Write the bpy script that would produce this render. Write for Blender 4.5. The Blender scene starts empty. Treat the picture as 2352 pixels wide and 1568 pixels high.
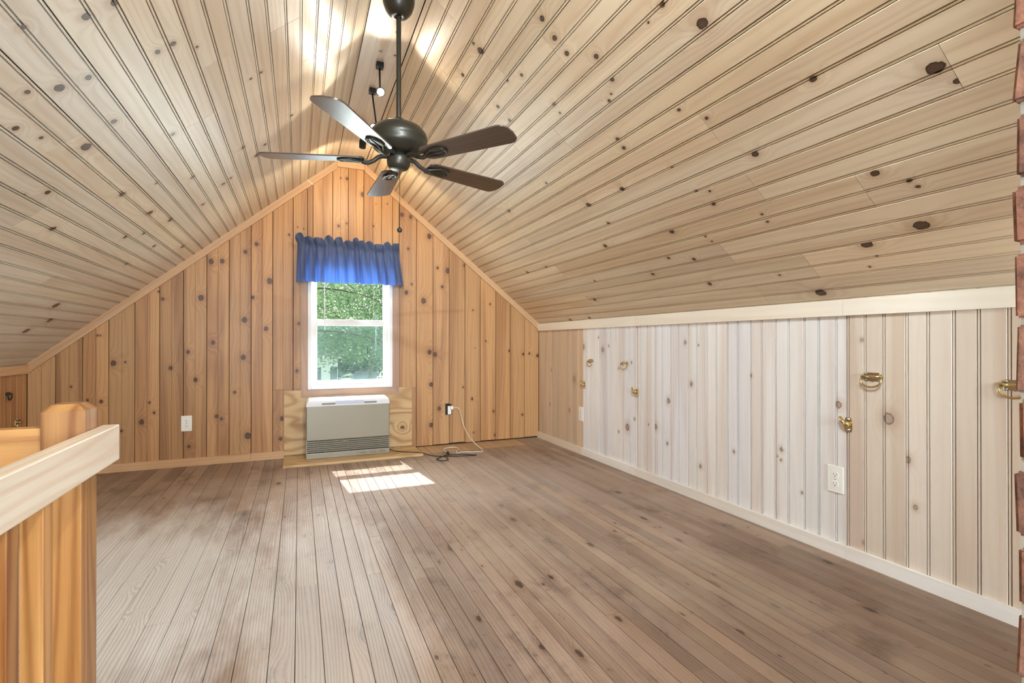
import bpy, bmesh, math, random
from mathutils import Vector, Matrix
R = random.Random(7)
SC = bpy.context.scene
COL = SC.collection
PI = math.pi

# ------------------------------------------------------------------ camera, sky, sun, large lights, exposure
cam_d = bpy.data.cameras.new('camera'); cam = bpy.data.objects.new('camera', cam_d); COL.objects.link(cam)
cam_d.sensor_width = 36.0; cam_d.lens = 1144.0 * 36.0 / 2352.0; cam_d.clip_start = 0.03; cam_d.clip_end = 300
cam.location = (0, 0, 0.96); cam.rotation_euler = (PI/2 + 0.0025, 0, -0.4037)
SC.camera = cam

W = bpy.data.worlds.new('sky'); SC.world = W; W.use_nodes = True
wn = W.node_tree.nodes; wl = W.node_tree.links; wn.clear()
sky = wn.new('ShaderNodeTexSky'); sky.sky_type = 'NISHITA'; sky.sun_disc = False
sky.sun_elevation = math.radians(51); sky.sun_rotation = math.radians(-7); sky.air_density = 1.0; sky.dust_density = 3.0
hsv = wn.new('ShaderNodeHueSaturation'); hsv.inputs['Saturation'].default_value = 0.35
bg = wn.new('ShaderNodeBackground'); bg.inputs[1].default_value = 0.34
wo = wn.new('ShaderNodeOutputWorld')
wl.new(sky.outputs[0], hsv.inputs['Color']); wl.new(hsv.outputs[0], bg.inputs[0]); wl.new(bg.outputs[0], wo.inputs[0])

def aim(o, d): o.rotation_euler = Vector(d).to_track_quat('-Z', 'Y').to_euler()
def light(name, kind, loc, d, power, color, **kw):
    ld = bpy.data.lights.new(name, kind); ld.energy = power; ld.color = color
    for k, v in kw.items(): setattr(ld, k, v)
    o = bpy.data.objects.new(name, ld); COL.objects.link(o); o.location = loc; aim(o, d); return o
light('sun', 'SUN', (0, 20, 20), (0.15, -1.25, -1.57), 7.0, (1.0, 0.96, 0.90), angle=0.009)
# daylight entering by the far window (sky seen past the foliage); then two added fill lights behind the camera
light('far_window_daylight', 'AREA', (0.405, 4.70, 1.06), (0, -1, 0.12), 11.0, (0.86, 0.97, 1.0), shape='RECTANGLE', size=0.52, size_y=0.95)
light('near_window_daylight', 'AREA', (-0.35, -2.225, 1.05), (0.50, 1, 0.22), 84.0, (0.70, 0.86, 1.0), shape='RECTANGLE', size=0.8, size_y=1.1)
light('near_window_daylight', 'AREA', (1.25, -2.225, 1.05), (-0.75, 1, 0.20), 74.0, (0.70, 0.86, 1.0), shape='RECTANGLE', size=0.8, size_y=1.1)
SC.view_settings.view_transform = 'Standard'; SC.view_settings.look = 'None'
SC.view_settings.gamma = 1.0; SC.view_settings.use_curve_mapping = False
SC.view_settings.exposure = 0.78
SC.cycles.diffuse_bounces = 3; SC.cycles.glossy_bounces = 2; SC.cycles.transparent_max_bounces = 8; SC.cycles.max_bounces = 6; SC.cycles.adaptive_threshold = 0.15

# ------------------------------------------------------------------ room measures
D, XR, XL, ZR, ZL, X1, X2, ZP, YN = 4.565, 2.246, -1.762, 1.1525, 0.8056, 0.300, 0.5325, 2.5346, -2.2
PITCH = 0.156
WX0, WX1, WZ0, WZ1 = 0.064, 0.777, 0.56, 1.74          # window opening
def roof_z(x):
    if x < X1: return ZP + (X1 - x) * (ZL - ZP) / (X1 - XL)
    if x > X2: return ZP + (x - X2) * (ZR - ZP) / (XR - X2)
    return ZP
# ------------------------------------------------------------------ materials
def lin(r, g, b): return tuple(((c/255)/12.92 if c/255 <= 0.04045 else ((c/255 + 0.055)/1.055)**2.4) for c in (r, g, b)) + (1.0,)
class NT:
    def __init__(s, name):
        s.m = bpy.data.materials.new(name); s.m.use_nodes = True; s.t = s.m.node_tree; s.n = s.t.nodes; s.l = s.t.links; s.n.clear()
        s.out = s.n.new('ShaderNodeOutputMaterial')
    def link(s, v, sock):
        if hasattr(v, 'is_linked'): s.l.new(v, sock)
        elif v is not None: sock.default_value = v
    def math(s, op, a, b=None, c=None, clamp=False):
        n = s.n.new('ShaderNodeMath'); n.operation = op; n.use_clamp = clamp
        for i, v in enumerate((a, b, c)):
            if v is not None: s.link(v, n.inputs[i])
        return n.outputs[0]
    def vec(s, op, a, b=None):
        n = s.n.new('ShaderNodeVectorMath'); n.operation = op; s.link(a, n.inputs[0])
        if b is not None: s.link(b, n.inputs[1])
        return n.outputs['Value'] if op == 'LENGTH' else n.outputs[0]
    def noise(s, v, scale=1.0, detail=2.0, rough=0.5, dist=0.0):
        n = s.n.new('ShaderNodeTexNoise'); s.link(v, n.inputs['Vector']); n.inputs['Scale'].default_value = scale
        n.inputs['Detail'].default_value = detail; n.inputs['Roughness'].default_value = rough; n.inputs['Distortion'].default_value = dist
        return n.outputs[0]
    def mix(s, f, a, b, mode='MIX'):
        n = s.n.new('ShaderNodeMix'); n.data_type = 'RGBA'; n.blend_type = mode; n.clamp_factor = True
        s.link(f, n.inputs[0]); s.link(a, n.inputs[6]); s.link(b, n.inputs[7]); return n.outputs[2]
    def step(s, v, lo, hi, a=0.0, b=1.0):
        n = s.n.new('ShaderNodeMapRange'); n.interpolation_type = 'SMOOTHSTEP'; s.link(v, n.inputs[0])
        for i, q in enumerate((lo, hi, a, b)): n.inputs[i+1].default_value = q
        return n.outputs[0]
    def attr(s, name, out='Vector'):
        n = s.n.new('ShaderNodeAttribute'); n.attribute_type = 'OBJECT'; n.attribute_name = name; return n.outputs[out]
    def obj(s): return s.n.new('ShaderNodeTexCoord').outputs['Object']
    def bsdf(s, color, rough=0.5, metal=0.0, bump=None, bstr=0.2, bdist=0.002, coat=0.0, spec=0.5, sheen=0.0):
        p = s.n.new('ShaderNodeBsdfPrincipled'); s.link(color, p.inputs['Base Color']); s.link(rough, p.inputs['Roughness'])
        p.inputs['Metallic'].default_value = metal; p.inputs['Specular IOR Level'].default_value = spec
        p.inputs['Coat Weight'].default_value = coat; p.inputs['Coat Roughness'].default_value = 0.25
        if sheen: p.inputs['Sheen Weight'].default_value = sheen
        if bump is not None:
            b = s.n.new('ShaderNodeBump'); b.inputs['Strength'].default_value = bstr; b.inputs['Distance'].default_value = bdist
            s.link(bump, b.inputs['Height']); s.l.new(b.outputs[0], p.inputs['Normal'])
        s.l.new(p.outputs[0], s.out.inputs[0]); return p

def wood(name, light_c, dark_c, knot_c, rough, ring=0.35, heart=0.5, coat=0.0, nk=5, floor=False, bstr=0.15, freq=190.0, amp=42.0, kst=0.8, nsc=(7.0, 0.55, 7.0), spec=0.5):
    """grain runs along local Y, across the face is local X; knots come from the object's own k1..kn = (across, along, radius)"""
    t = NT(name); o = t.obj()
    seed = t.attr('seed', 'Fac')
    cb = t.n.new('ShaderNodeCombineXYZ'); t.l.new(t.math('MULTIPLY', seed, 13.7), cb.inputs[0]); t.l.new(t.math('MULTIPLY', seed, 5.3), cb.inputs[1]); t.l.new(t.math('MULTIPLY', seed, 29.0), cb.inputs[2])
    q = t.vec('ADD', o, cb.outputs[0])
    sp = t.n.new('ShaderNodeSeparateXYZ'); t.l.new(o, sp.inputs[0]); x = t.math('ADD', sp.outputs[0], t.math('MULTIPLY', sp.outputs[2], 0.8))
    d = None
    for i in range(nk):
        k = t.attr('k%d' % (i+1)); s3 = t.n.new('ShaderNodeSeparateXYZ'); t.l.new(k, s3.inputs[0])
        ln = t.vec('LENGTH', t.vec('MULTIPLY', t.vec('SUBTRACT', o, k), (1.0, kst, 0.0)))
        dk = t.math('DIVIDE', ln, t.math('MAXIMUM', s3.outputs[2], 0.0004))
        d = dk if d is None else t.math('MINIMUM', d, dk)
    nk_ = t.noise(t.vec('MULTIPLY', q, (90, 60, 10)), 1.0, 2.0)
    d = t.math('ADD', d, t.math('MULTIPLY', t.math('SUBTRACT', nk_, 0.5), 1.1 if floor else 0.5))
    e = t.math('EXPONENT', t.math('MULTIPLY', t.math('MULTIPLY', d, d), -0.11))
    n1 = t.noise(t.vec('MULTIPLY', q, nsc), 1.0, 2.0, 0.45)
    n2 = t.noise(t.vec('MULTIPLY', q, (9.0, 0.40, 9.0)), 1.0, 1.0, 0.4)
    n3 = t.noise(t.vec('MULTIPLY', q, (330.0, 6.0, 330.0)), 1.0, 2.0, 0.6)
    h = t.math('ADD', t.math('MULTIPLY', x, freq), t.math('ADD', t.math('MULTIPLY', n1, amp), t.math('MULTIPLY', e, 15.0)))
    ln = t.math('POWER', t.math('ADD', t.math('MULTIPLY', t.math('SINE', h), 0.5), 0.5), 2.2)
    hw = t.step(n2, 0.47, 0.60)
    f = t.math('ADD', t.math('MULTIPLY', ln, ring), t.math('ADD', t.math('MULTIPLY', hw, heart), t.math('MULTIPLY', t.math('SUBTRACT', n3, 0.5), 0.5)), clamp=True)
    c = t.mix(f, light_c, dark_c)
    c = t.mix(1.0, c, t.attr('tint', 'Color'), 'MULTIPLY')
    halo = t.math('MULTIPLY', t.math('EXPONENT', t.math('MULTIPLY', t.math('MULTIPLY', d, d), -0.30)), 0.62)
    c = t.mix(halo, c, t.mix(1.0, c, (0.55, 0.40, 0.28, 1), 'MULTIPLY'))
    c = t.mix(t.step(d, 1.35, 0.6) if floor else t.step(d, 1.05, 0.88), c, tuple(v*0.42 for v in knot_c[:3]) + (1,))
    kr = t.math('ADD', t.math('MULTIPLY', t.math('SINE', t.math('MULTIPLY', d, 17.0)), 0.5), 0.5)
    c = t.mix(t.step(d, 0.80, 0.60), c, t.mix(t.math('MULTIPLY', kr, 0.6), knot_c, tuple(v*0.5 for v in knot_c[:3]) + (1,)))
    bump = t.math('ADD', t.math('MULTIPLY', ln, -0.5), n3)
    if floor:
        g = t.n.new('ShaderNodeNewGeometry').outputs['Position']
        w1 = t.noise(t.vec('MULTIPLY', g, (1.1, 0.8, 1)), 1.3, 4.0, 0.6)
        w2 = t.noise(t.vec('MULTIPLY', g, (5.0, 3.2, 1)), 1.0, 5.0, 0.7)
        w3 = t.noise(t.vec('MULTIPLY', g, (22.0, 14.0, 1)), 1.0, 3.0, 0.7)
        c = t.mix(t.step(w1, 0.42, 0.68, 0.0, 0.55), c, t.mix(0.6, c, lin(196, 180, 160)))
        c = t.mix(t.step(w2, 0.52, 0.72, 0.0, 0.75), c, t.mix(1.0, c, (0.48, 0.44, 0.42, 1), 'MULTIPLY'))
        c = t.mix(t.step(w3, 0.62, 0.74, 0.0, 0.75), c, t.mix(1.0, c, (0.45, 0.38, 0.34, 1), 'MULTIPLY'))
        c = t.mix(t.step(w3, 0.30, 0.22, 0.0, 0.35), c, lin(205, 192, 175))
        # bare wood wear with light painted in: bright left patch, window sheen mid-floor
        def wear_light_zone(cx, cy, sx, sy):
            v = t.vec('MULTIPLY', t.vec('SUBTRACT', g, (cx, cy, 0)), (1/sx, 1/sy, 0)); return t.vec('LENGTH', v)
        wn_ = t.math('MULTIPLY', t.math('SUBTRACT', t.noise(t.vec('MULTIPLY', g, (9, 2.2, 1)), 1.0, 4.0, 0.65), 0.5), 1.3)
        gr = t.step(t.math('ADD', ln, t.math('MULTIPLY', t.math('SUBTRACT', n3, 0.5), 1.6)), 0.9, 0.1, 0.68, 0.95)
        c = t.mix(t.math('MULTIPLY', t.step(t.math('ADD', wear_light_zone(1.45, 1.0, 0.85, 0.85), wn_), 1.5, 0.4), 0.9), c, t.mix(1.0, c, (0.64, 0.56, 0.49, 1), 'MULTIPLY'))  # chimney shade painted at the near right, over the brown stain
        c = t.mix(t.math('MULTIPLY', t.step(t.math('ADD', wear_light_zone(-0.75, 2.35, 0.66, 1.0), wn_), 1.35, 0.45), gr), c, lin(230, 226, 220))
        c = t.mix(t.math('MULTIPLY', t.step(t.math('ADD', wear_light_zone(0.10, 2.05, 0.30, 1.2), wn_), 1.35, 0.45), t.math('MULTIPLY', gr, 0.55)), c, lin(218, 211, 202))
        c = t.mix(t.math('MULTIPLY', t.step(t.math('ADD', wear_light_zone(1.15, 3.35, 0.80, 0.75), wn_), 1.4, 0.4), t.math('MULTIPLY', gr, 0.40)), c, lin(196, 186, 176))
        rough = t.math('ADD', rough, t.math('MULTIPLY', w2, 0.18))
        bump = t.math('ADD', bump, t.math('MULTIPLY', w3, 0.6))
    t.bsdf(c, rough, bump=bump, bstr=bstr, bdist=0.0015, coat=coat, spec=spec)
    return t.m
def plain(name, c, rough=0.5, metal=0.0, coat=0.0, var=0.06, scale=40.0, bstr=0.0, spec=0.5):
    t = NT(name); n = t.noise(t.obj(), scale, 3.0)
    col = t.mix(n, tuple(v*(1-var) for v in c[:3]) + (1,), tuple(min(1, v*(1+var)) for v in c[:3]) + (1,))
    t.bsdf(col, rough, metal, bump=n if bstr else None, bstr=bstr, coat=coat, spec=spec); return t.m

M = {}
M['end'] = wood('knotty_pine_amber', lin(198, 150, 99), lin(151, 102, 63), lin(104, 74, 54), 0.42, 0.26, 0.5)
M['right'] = wood('knotty_pine_pale', lin(243, 239, 235), lin(226, 212, 202), lin(192, 164, 144), 0.45, 0.16, 0.62)
M['ceil'] = wood('knotty_pine_ceiling', lin(226, 210, 186), lin(194, 168, 138), lin(96, 72, 54), 0.38, 0.26, 0.38)
M['trim'] = wood('pine_trim', lin(212, 172, 130), lin(182, 136, 96), lin(110, 70, 44), 0.42, 0.25, 0.4, nk=1)
M['trimpale'] = wood('pale_pine_trim', lin(248, 243, 234), lin(236, 222, 204), lin(150, 110, 80), 0.42, 0.2, 0.4, nk=1)
M['rail'] = wood('railing_pine', lin(240, 228, 208), lin(212, 180, 146), lin(120, 78, 48), 0.40, 0.4, 0.45, nk=2)
M['honey'] = wood('honey_pine', lin(214, 164, 104), lin(150, 94, 46), lin(90, 52, 26), 0.40, 0.55, 0.5, nk=2)
M['cas'] = wood('casing_wood', lin(188, 152, 124), lin(158, 118, 92), lin(92, 58, 36), 0.45, 0.25, 0.4, nk=1)
M['ply'] = wood('plywood', lin(216, 184, 136), lin(172, 128, 82), lin(120, 80, 50), 0.5, 0.7, 0.3, nk=2, freq=50.0, amp=34.0, nsc=(4.5, 1.6, 4.5))
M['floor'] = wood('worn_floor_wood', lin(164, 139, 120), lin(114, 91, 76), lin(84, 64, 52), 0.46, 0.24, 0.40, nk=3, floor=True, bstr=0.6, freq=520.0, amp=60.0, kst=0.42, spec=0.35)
M['newfloor'] = wood('unstained_floor_wood', lin(194, 162, 124), lin(162, 124, 88), lin(90, 60, 40), 0.4, 0.35, 0.3, nk=1)
M['gap'] = plain('dark_backing', lin(62, 42, 28), 0.9)
M['bronze'] = plain('dark_bronze_metal', lin(66, 63, 54), 0.42, 0.6, 0.2, 0.15, 15)
M['black'] = plain('black_metal', lin(30, 29, 28), 0.42, 0.2)
M['blade'] = wood('dark_walnut_blade', lin(82, 66, 56), lin(54, 42, 36), lin(40, 30, 26), 0.36, 0.3, 0.2, nk=1, coat=0.6)
M['brass'] = plain('polished_brass', lin(222, 200, 146), 0.2, 1.0, 0, 0.08, 60)
M['steel'] = plain('screw_steel', lin(200, 196, 186), 0.25, 1.0)
M['ivory'] = plain('ivory_plastic', lin(250, 247, 236), 0.35, 0, 0.2, 0.02)
M['white'] = plain('white_vinyl', lin(240, 240, 240), 0.38, 0, 0.1, 0.015)
M['slot'] = plain('dark_slot', lin(40, 36, 32), 0.7)
M['taupe'] = plain('taupe_enamel', lin(160, 152, 134), 0.40, 0.25, 0.15, 0.03, 200)
M['hwhite'] = plain('white_enamel', lin(238, 238, 238), 0.35, 0, 0.2, 0.01)
M['hgrey'] = plain('grey_plastic', lin(138, 138, 134), 0.45)
M['hdark'] = plain('dark_grille', lin(46, 52, 46), 0.6)
M['pale'] = plain('pale_plastic', lin(210, 218, 236), 0.3)
M['ink'] = plain('printed_ink', lin(104, 94, 78), 0.6)
M['cordw'] = plain('cream_cable', lin(226, 214, 192), 0.5)
M['cordb'] = plain('black_cable', lin(38, 36, 34), 0.5)
M['mortar'] = plain('grey_mortar', lin(176, 168, 154), 0.95, 0, 0, 0.25, 60, 0.6)
def brickmat():
    t = NT('old_brick'); o = t.obj(); n = t.noise(o, 30, 5, 0.7); n2 = t.noise(o, 9, 2)
    c = t.mix(t.step(n, 0.3, 0.7), lin(104, 74, 62), lin(166, 120, 98)); c = t.mix(1.0, c, t.attr('tint', 'Color'), 'MULTIPLY')
    t.bsdf(c, 0.9, bump=n, bstr=0.8, bdist=0.004); return t.m
M['brick'] = brickmat()
def glassmat():
    t = NT('window_glass'); tr = t.n.new('ShaderNodeBsdfTransparent'); gl = t.n.new('ShaderNodeBsdfGlossy'); gl.inputs['Roughness'].default_value = 0.02
    fr = t.n.new('ShaderNodeFresnel'); fr.inputs[0].default_value = 1.45; mx = t.n.new('ShaderNodeMixShader')
    t.l.new(t.math('MULTIPLY', fr.outputs[0], 0.12), mx.inputs[0]); t.l.new(tr.outputs[0], mx.inputs[1]); t.l.new(gl.outputs[0], mx.inputs[2]); t.l.new(mx.outputs[0], t.out.inputs[0]); return t.m
M['glass'] = glassmat()
def screenmat():
    t = NT('insect_screen_mesh'); tr = t.n.new('ShaderNodeBsdfTransparent'); df = t.n.new('ShaderNodeBsdfDiffuse'); df.inputs[0].default_value = lin(120, 140, 138)
    mx = t.n.new('ShaderNodeMixShader'); mx.inputs[0].default_value = 0.20
    t.l.new(tr.outputs[0], mx.inputs[1]); t.l.new(df.outputs[0], mx.inputs[2]); t.l.new(mx.outputs[0], t.out.inputs[0]); return t.m
M['screen'] = screenmat()
def clothmat():
    t = NT('blue_cloth'); o = t.obj(); n = t.noise(t.vec('MULTIPLY', o, (900, 900, 900)), 1.0, 2)
    c = t.mix(n, lin(80, 94, 126), lin(108, 122, 154))
    p = t.bsdf(c, 0.55, bump=n, bstr=0.1, spec=0.5, sheen=0.25)
    tl = t.n.new('ShaderNodeBsdfTranslucent'); tl.inputs[0].default_value = lin(64, 112, 206)
    mx = t.n.new('ShaderNodeMixShader'); mx.inputs[0].default_value = 0.36
    t.l.new(p.outputs[0], mx.inputs[1]); t.l.new(tl.outputs[0], mx.inputs[2]); t.l.new(mx.outputs[0], t.out.inputs[0]); return t.m
M['cloth'] = clothmat()
def leafmat(name, a, b):
    t = NT(name); n = t.noise(t.n.new('ShaderNodeNewGeometry').outputs['Position'], 2.5, 3)
    c = t.mix(t.step(n, 0.35, 0.65), a, b); df = t.n.new('ShaderNodeBsdfPrincipled'); t.l.new(c, df.inputs[0]); df.inputs['Roughness'].default_value = 0.45
    tl = t.n.new('ShaderNodeBsdfTranslucent'); t.l.new(t.mix(0.5, c, lin(140, 164, 112)), tl.inputs[0]); mx = t.n.new('ShaderNodeMixShader'); mx.inputs[0].default_value = 0.45
    t.l.new(df.outputs[0], mx.inputs[1]); t.l.new(tl.outputs[0], mx.inputs[2]); t.l.new(mx.outputs[0], t.out.inputs[0]); return t.m
M['leafa'] = leafmat('hemlock_leaves', lin(64, 98, 76), lin(94, 124, 88))
M['leafb'] = leafmat('maple_leaves', lin(60, 98, 82), lin(82, 122, 96))
M['bark'] = plain('bark', lin(96, 92, 84), 0.9, 0, 0, 0.3, 12)
M['grass'] = plain('grass', lin(110, 150, 90), 0.9, 0, 0, 0.3, 1.5)
M['hwall'] = plain('pale_siding', lin(226, 226, 220), 0.7)
M['hroof'] = plain('grey_shingle', lin(120, 124, 130), 0.8)
M['carblue'] = plain('blue_grey_paint', lin(86, 112, 142), 0.3, 0.3, 0.5)
M['carglass'] = plain('car_glass', lin(50, 60, 70), 0.1, 0, 0.5)
M['tyre'] = plain('tyre_rubber', lin(36, 36, 38), 0.8)
def emit(name, c, s):
    t = NT(name); e = t.n.new('ShaderNodeEmission'); e.inputs[0].default_value = c; e.inputs[1].default_value = s; t.l.new(e.outputs[0], t.out.inputs[0]); return t.m
M['bulb'] = emit('lit_bulb', (1, 0.92, 0.8, 1), 60.0)

# ------------------------------------------------------------------ mesh helpers
def mesh(name, verts, faces, smooth=False):
    me = bpy.data.meshes.new(name); me.from_pydata([tuple(v) for v in verts], [], faces); me.update()
    if smooth: me.polygons.foreach_set('use_smooth', [True]*len(me.polygons))
    return me
def link(name, me, mat, parent=None, kind=None, tint=None):
    if not me.materials: me.materials.append(M[mat] if isinstance(mat, str) else mat)
    o = bpy.data.objects.new(name, me); COL.objects.link(o)
    if parent: o.parent = parent
    if kind: o['kind'] = kind
    o['seed'] = R.random(); t = tint or (1.0, 1.0, 1.0); o['tint'] = [float(v) for v in t]
    return o
def tag(o, label, cat, group=None):
    o['label'] = label; o['category'] = cat
    if group: o['group'] = group
    return o
def empty(name, loc=(0, 0, 0)):
    o = bpy.data.objects.new(name, None); COL.objects.link(o); o.location = loc; o.empty_display_size = 0.05; return o
class B:
    """collects simple shapes into one mesh"""
    def __init__(s): s.v = []; s.f = []; s.sm = []
    def add(s, verts, faces, smooth=False):
        k = len(s.v); s.v += [tuple(v) for v in verts]; s.f += [tuple(i + k for i in f) for f in faces]; s.sm += [smooth]*len(faces); return s
    def box(s, a, b, bev=0.0):
        bm = bmesh.new(); r = bmesh.ops.create_cube(bm, size=1.0)
        for v in bm.verts: v.co = Vector(((a[0]+b[0])/2 + v.co.x*(b[0]-a[0]), (a[1]+b[1])/2 + v.co.y*(b[1]-a[1]), (a[2]+b[2])/2 + v.co.z*(b[2]-a[2])))
        if bev: bmesh.ops.bevel(bm, geom=list(bm.edges), offset=bev, segments=2, affect='EDGES', profile=0.5)
        bm.verts.index_update(); s.add([v.co[:] for v in bm.verts], [[v.index for v in f.verts] for f in bm.faces]); bm.free(); return s
    def lathe(s, prof, n=32, org=(0, 0, 0), axis=None, smooth=True):
        q = Vector((0, 0, 1)).rotation_difference(Vector(axis)).to_matrix() if axis else Matrix.Identity(3)
        vs = []; fs = []; m = len(prof)
        for i in range(n):
            a = 2*PI*i/n
            for r, z in prof: vs.append(q @ Vector((r*math.cos(a), r*math.sin(a), z)) + Vector(org))
        for i in range(n):
            for j in range(m-1):
                fs.append((i*m+j, ((i+1) % n)*m+j, ((i+1) % n)*m+j+1, i*m+j+1))
        return s.add(vs, fs, smooth)
    def tube(s, pts, r, n=8, smooth=True):
        pts = [Vector(p) for p in pts]; vs = []; fs = []; rr = r if isinstance(r, (list, tuple)) else [r]*len(pts)
        up = None
        for i, p in enumerate(pts):
            d = (pts[min(i+1, len(pts)-1)] - pts[max(i-1, 0)]).normalized()
            if up is None: up = d.orthogonal().normalized()
            a = (up - d*up.dot(d)).normalized(); up = a; b = d.cross(a)
            for k in range(n):
                t = 2*PI*k/n; vs.append(p + (a*math.cos(t) + b*math.sin(t))*rr[i])
        for i in range(len(pts)-1):
            for k in range(n): fs.append((i*n+k, i*n+(k+1) % n, (i+1)*n+(k+1) % n, (i+1)*n+k))
        fs.append(tuple(range(n-1, -1, -1))); fs.append(tuple((len(pts)-1)*n+k for k in range(n)))
        return s.add(vs, fs, smooth)
    def prism(s, poly, z0, z1):
        n = len(poly); vs = [(x, y, z0) for x, y in poly] + [(x, y, z1) for x, y in poly]
        return s.add(vs, [tuple(range(n-1, -1, -1)), tuple(range(n, 2*n))] + [(i, (i+1) % n, n+(i+1) % n, n+i) for i in range(n)])
    def xform(s, mtx): s.v = [tuple(mtx @ Vector(v)) for v in s.v]; return s
    def mesh(s, name):
        me = bpy.data.meshes.new(name); me.from_pydata(s.v, [], s.f); me.update(); me.polygons.foreach_set('use_smooth', s.sm); return me
    def obj(s, name, mat, parent=None, kind=None, tint=None): return link(name, s.mesh(name), mat, parent, kind, tint)
def spline(pts, n=8):
    P = [Vector(p) for p in pts]; out = []
    for i in range(len(P)-1):
        a, b, c, d = P[max(i-1, 0)], P[i], P[i+1], P[min(i+2, len(P)-1)]
        for k in range(n):
            t = k/n; out.append(0.5*((2*b) + (c-a)*t + (2*a-5*b+4*c-d)*t*t + (3*b-a-3*c+d)*t**3))
    return out + [P[-1]]

def frame(org, X, Y):
    X = Vector(X).normalized(); Y = Vector(Y).normalized(); Z = X.cross(Y)
    m = Matrix.Identity(4)
    for i, c in enumerate((X, Y, Z)):
        for j in range(3): m[j][i] = c[j]
    m.translation = Vector(org); return m
def section(w, style, th=0.018):
    """face profile of a tongue-and-groove board, across x = 0..w, front at z = 0"""
    g = 0.0015               # half of the open joint
    if style == 'bead':      # edge and centre bead between narrow grooves
        s = [(g, -0.0012), (0.0075, -0.0012), (0.0078, -0.0105), (0.0112, -0.0105), (0.0116, 0)]
        if w > 0.12: c = w/2; s += [(c-0.0068, 0), (c-0.0065, -0.0105), (c-0.0030, -0.0105), (c-0.0027, -0.001), (c+0.0027, -0.001), (c+0.0030, -0.0105), (c+0.0065, -0.0105), (c+0.0068, 0)]
        s += [(w-g-0.0012, 0), (w-g, -0.0015)]
    elif style == 'v':       # V joint, faint centre line
        s = [(g, -0.003), (0.0035, 0)]
        if w > 0.12: c = w/2; s += [(c-0.0022, 0), (c-0.0006, -0.0035), (c+0.0006, -0.0035), (c+0.0022, 0)]
        s += [(w-0.0035, 0), (w-g, -0.003)]
    elif style == 'joint':   # V joint only
        s = [(g, -0.003), (0.003, 0), (w-0.003, 0), (w-g, -0.003)]
    elif style == 'floor':
        g = 0.0009; s = [(g, -0.0008), (g+0.0009, 0), (w-g-0.0009, 0), (w-g, -0.0008)]
    else: s = [(0, 0), (w, 0)]
    if style == 'flat': g = 0
    return s + [(w-g, -th), (g, -th)]
def board(name, mtx, w, y0, y1, mat, parent, style='bead', tint=None, knots=(), th=0.018):
    """a board whose local X runs across, Y along the grain; y0, y1 numbers or functions of local x"""
    s = section(w, style, th); n = len(s)
    f0 = y0 if callable(y0) else (lambda x: y0); f1 = y1 if callable(y1) else (lambda x: y1)
    vs = [(x, f0(x), z) for x, z in s] + [(x, f1(x), z) for x, z in s]
    fs = [(i, (i+1) % n, n+(i+1) % n, n+i) for i in range(n)] + [tuple(range(n-1, -1, -1)), tuple(range(n, 2*n))]
    o = link(name, mesh(name, vs, fs), mat, parent, None, tint)
    o.matrix_world = mtx
    for i, k in enumerate(sorted(knots, key=lambda k: -k[2])[:5]): o['k%d' % (i+1)] = [float(k[0]), float(k[1]), float(k[2])*0.82]
    return o
def vary(base, dv=0.08, dh=0.04):
    v = 1 + R.uniform(-dv, dv); h = R.uniform(-dh, dh); return (base[0]*v*(1+h*0.5), base[1]*v, base[2]*v*(1-h))
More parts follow.
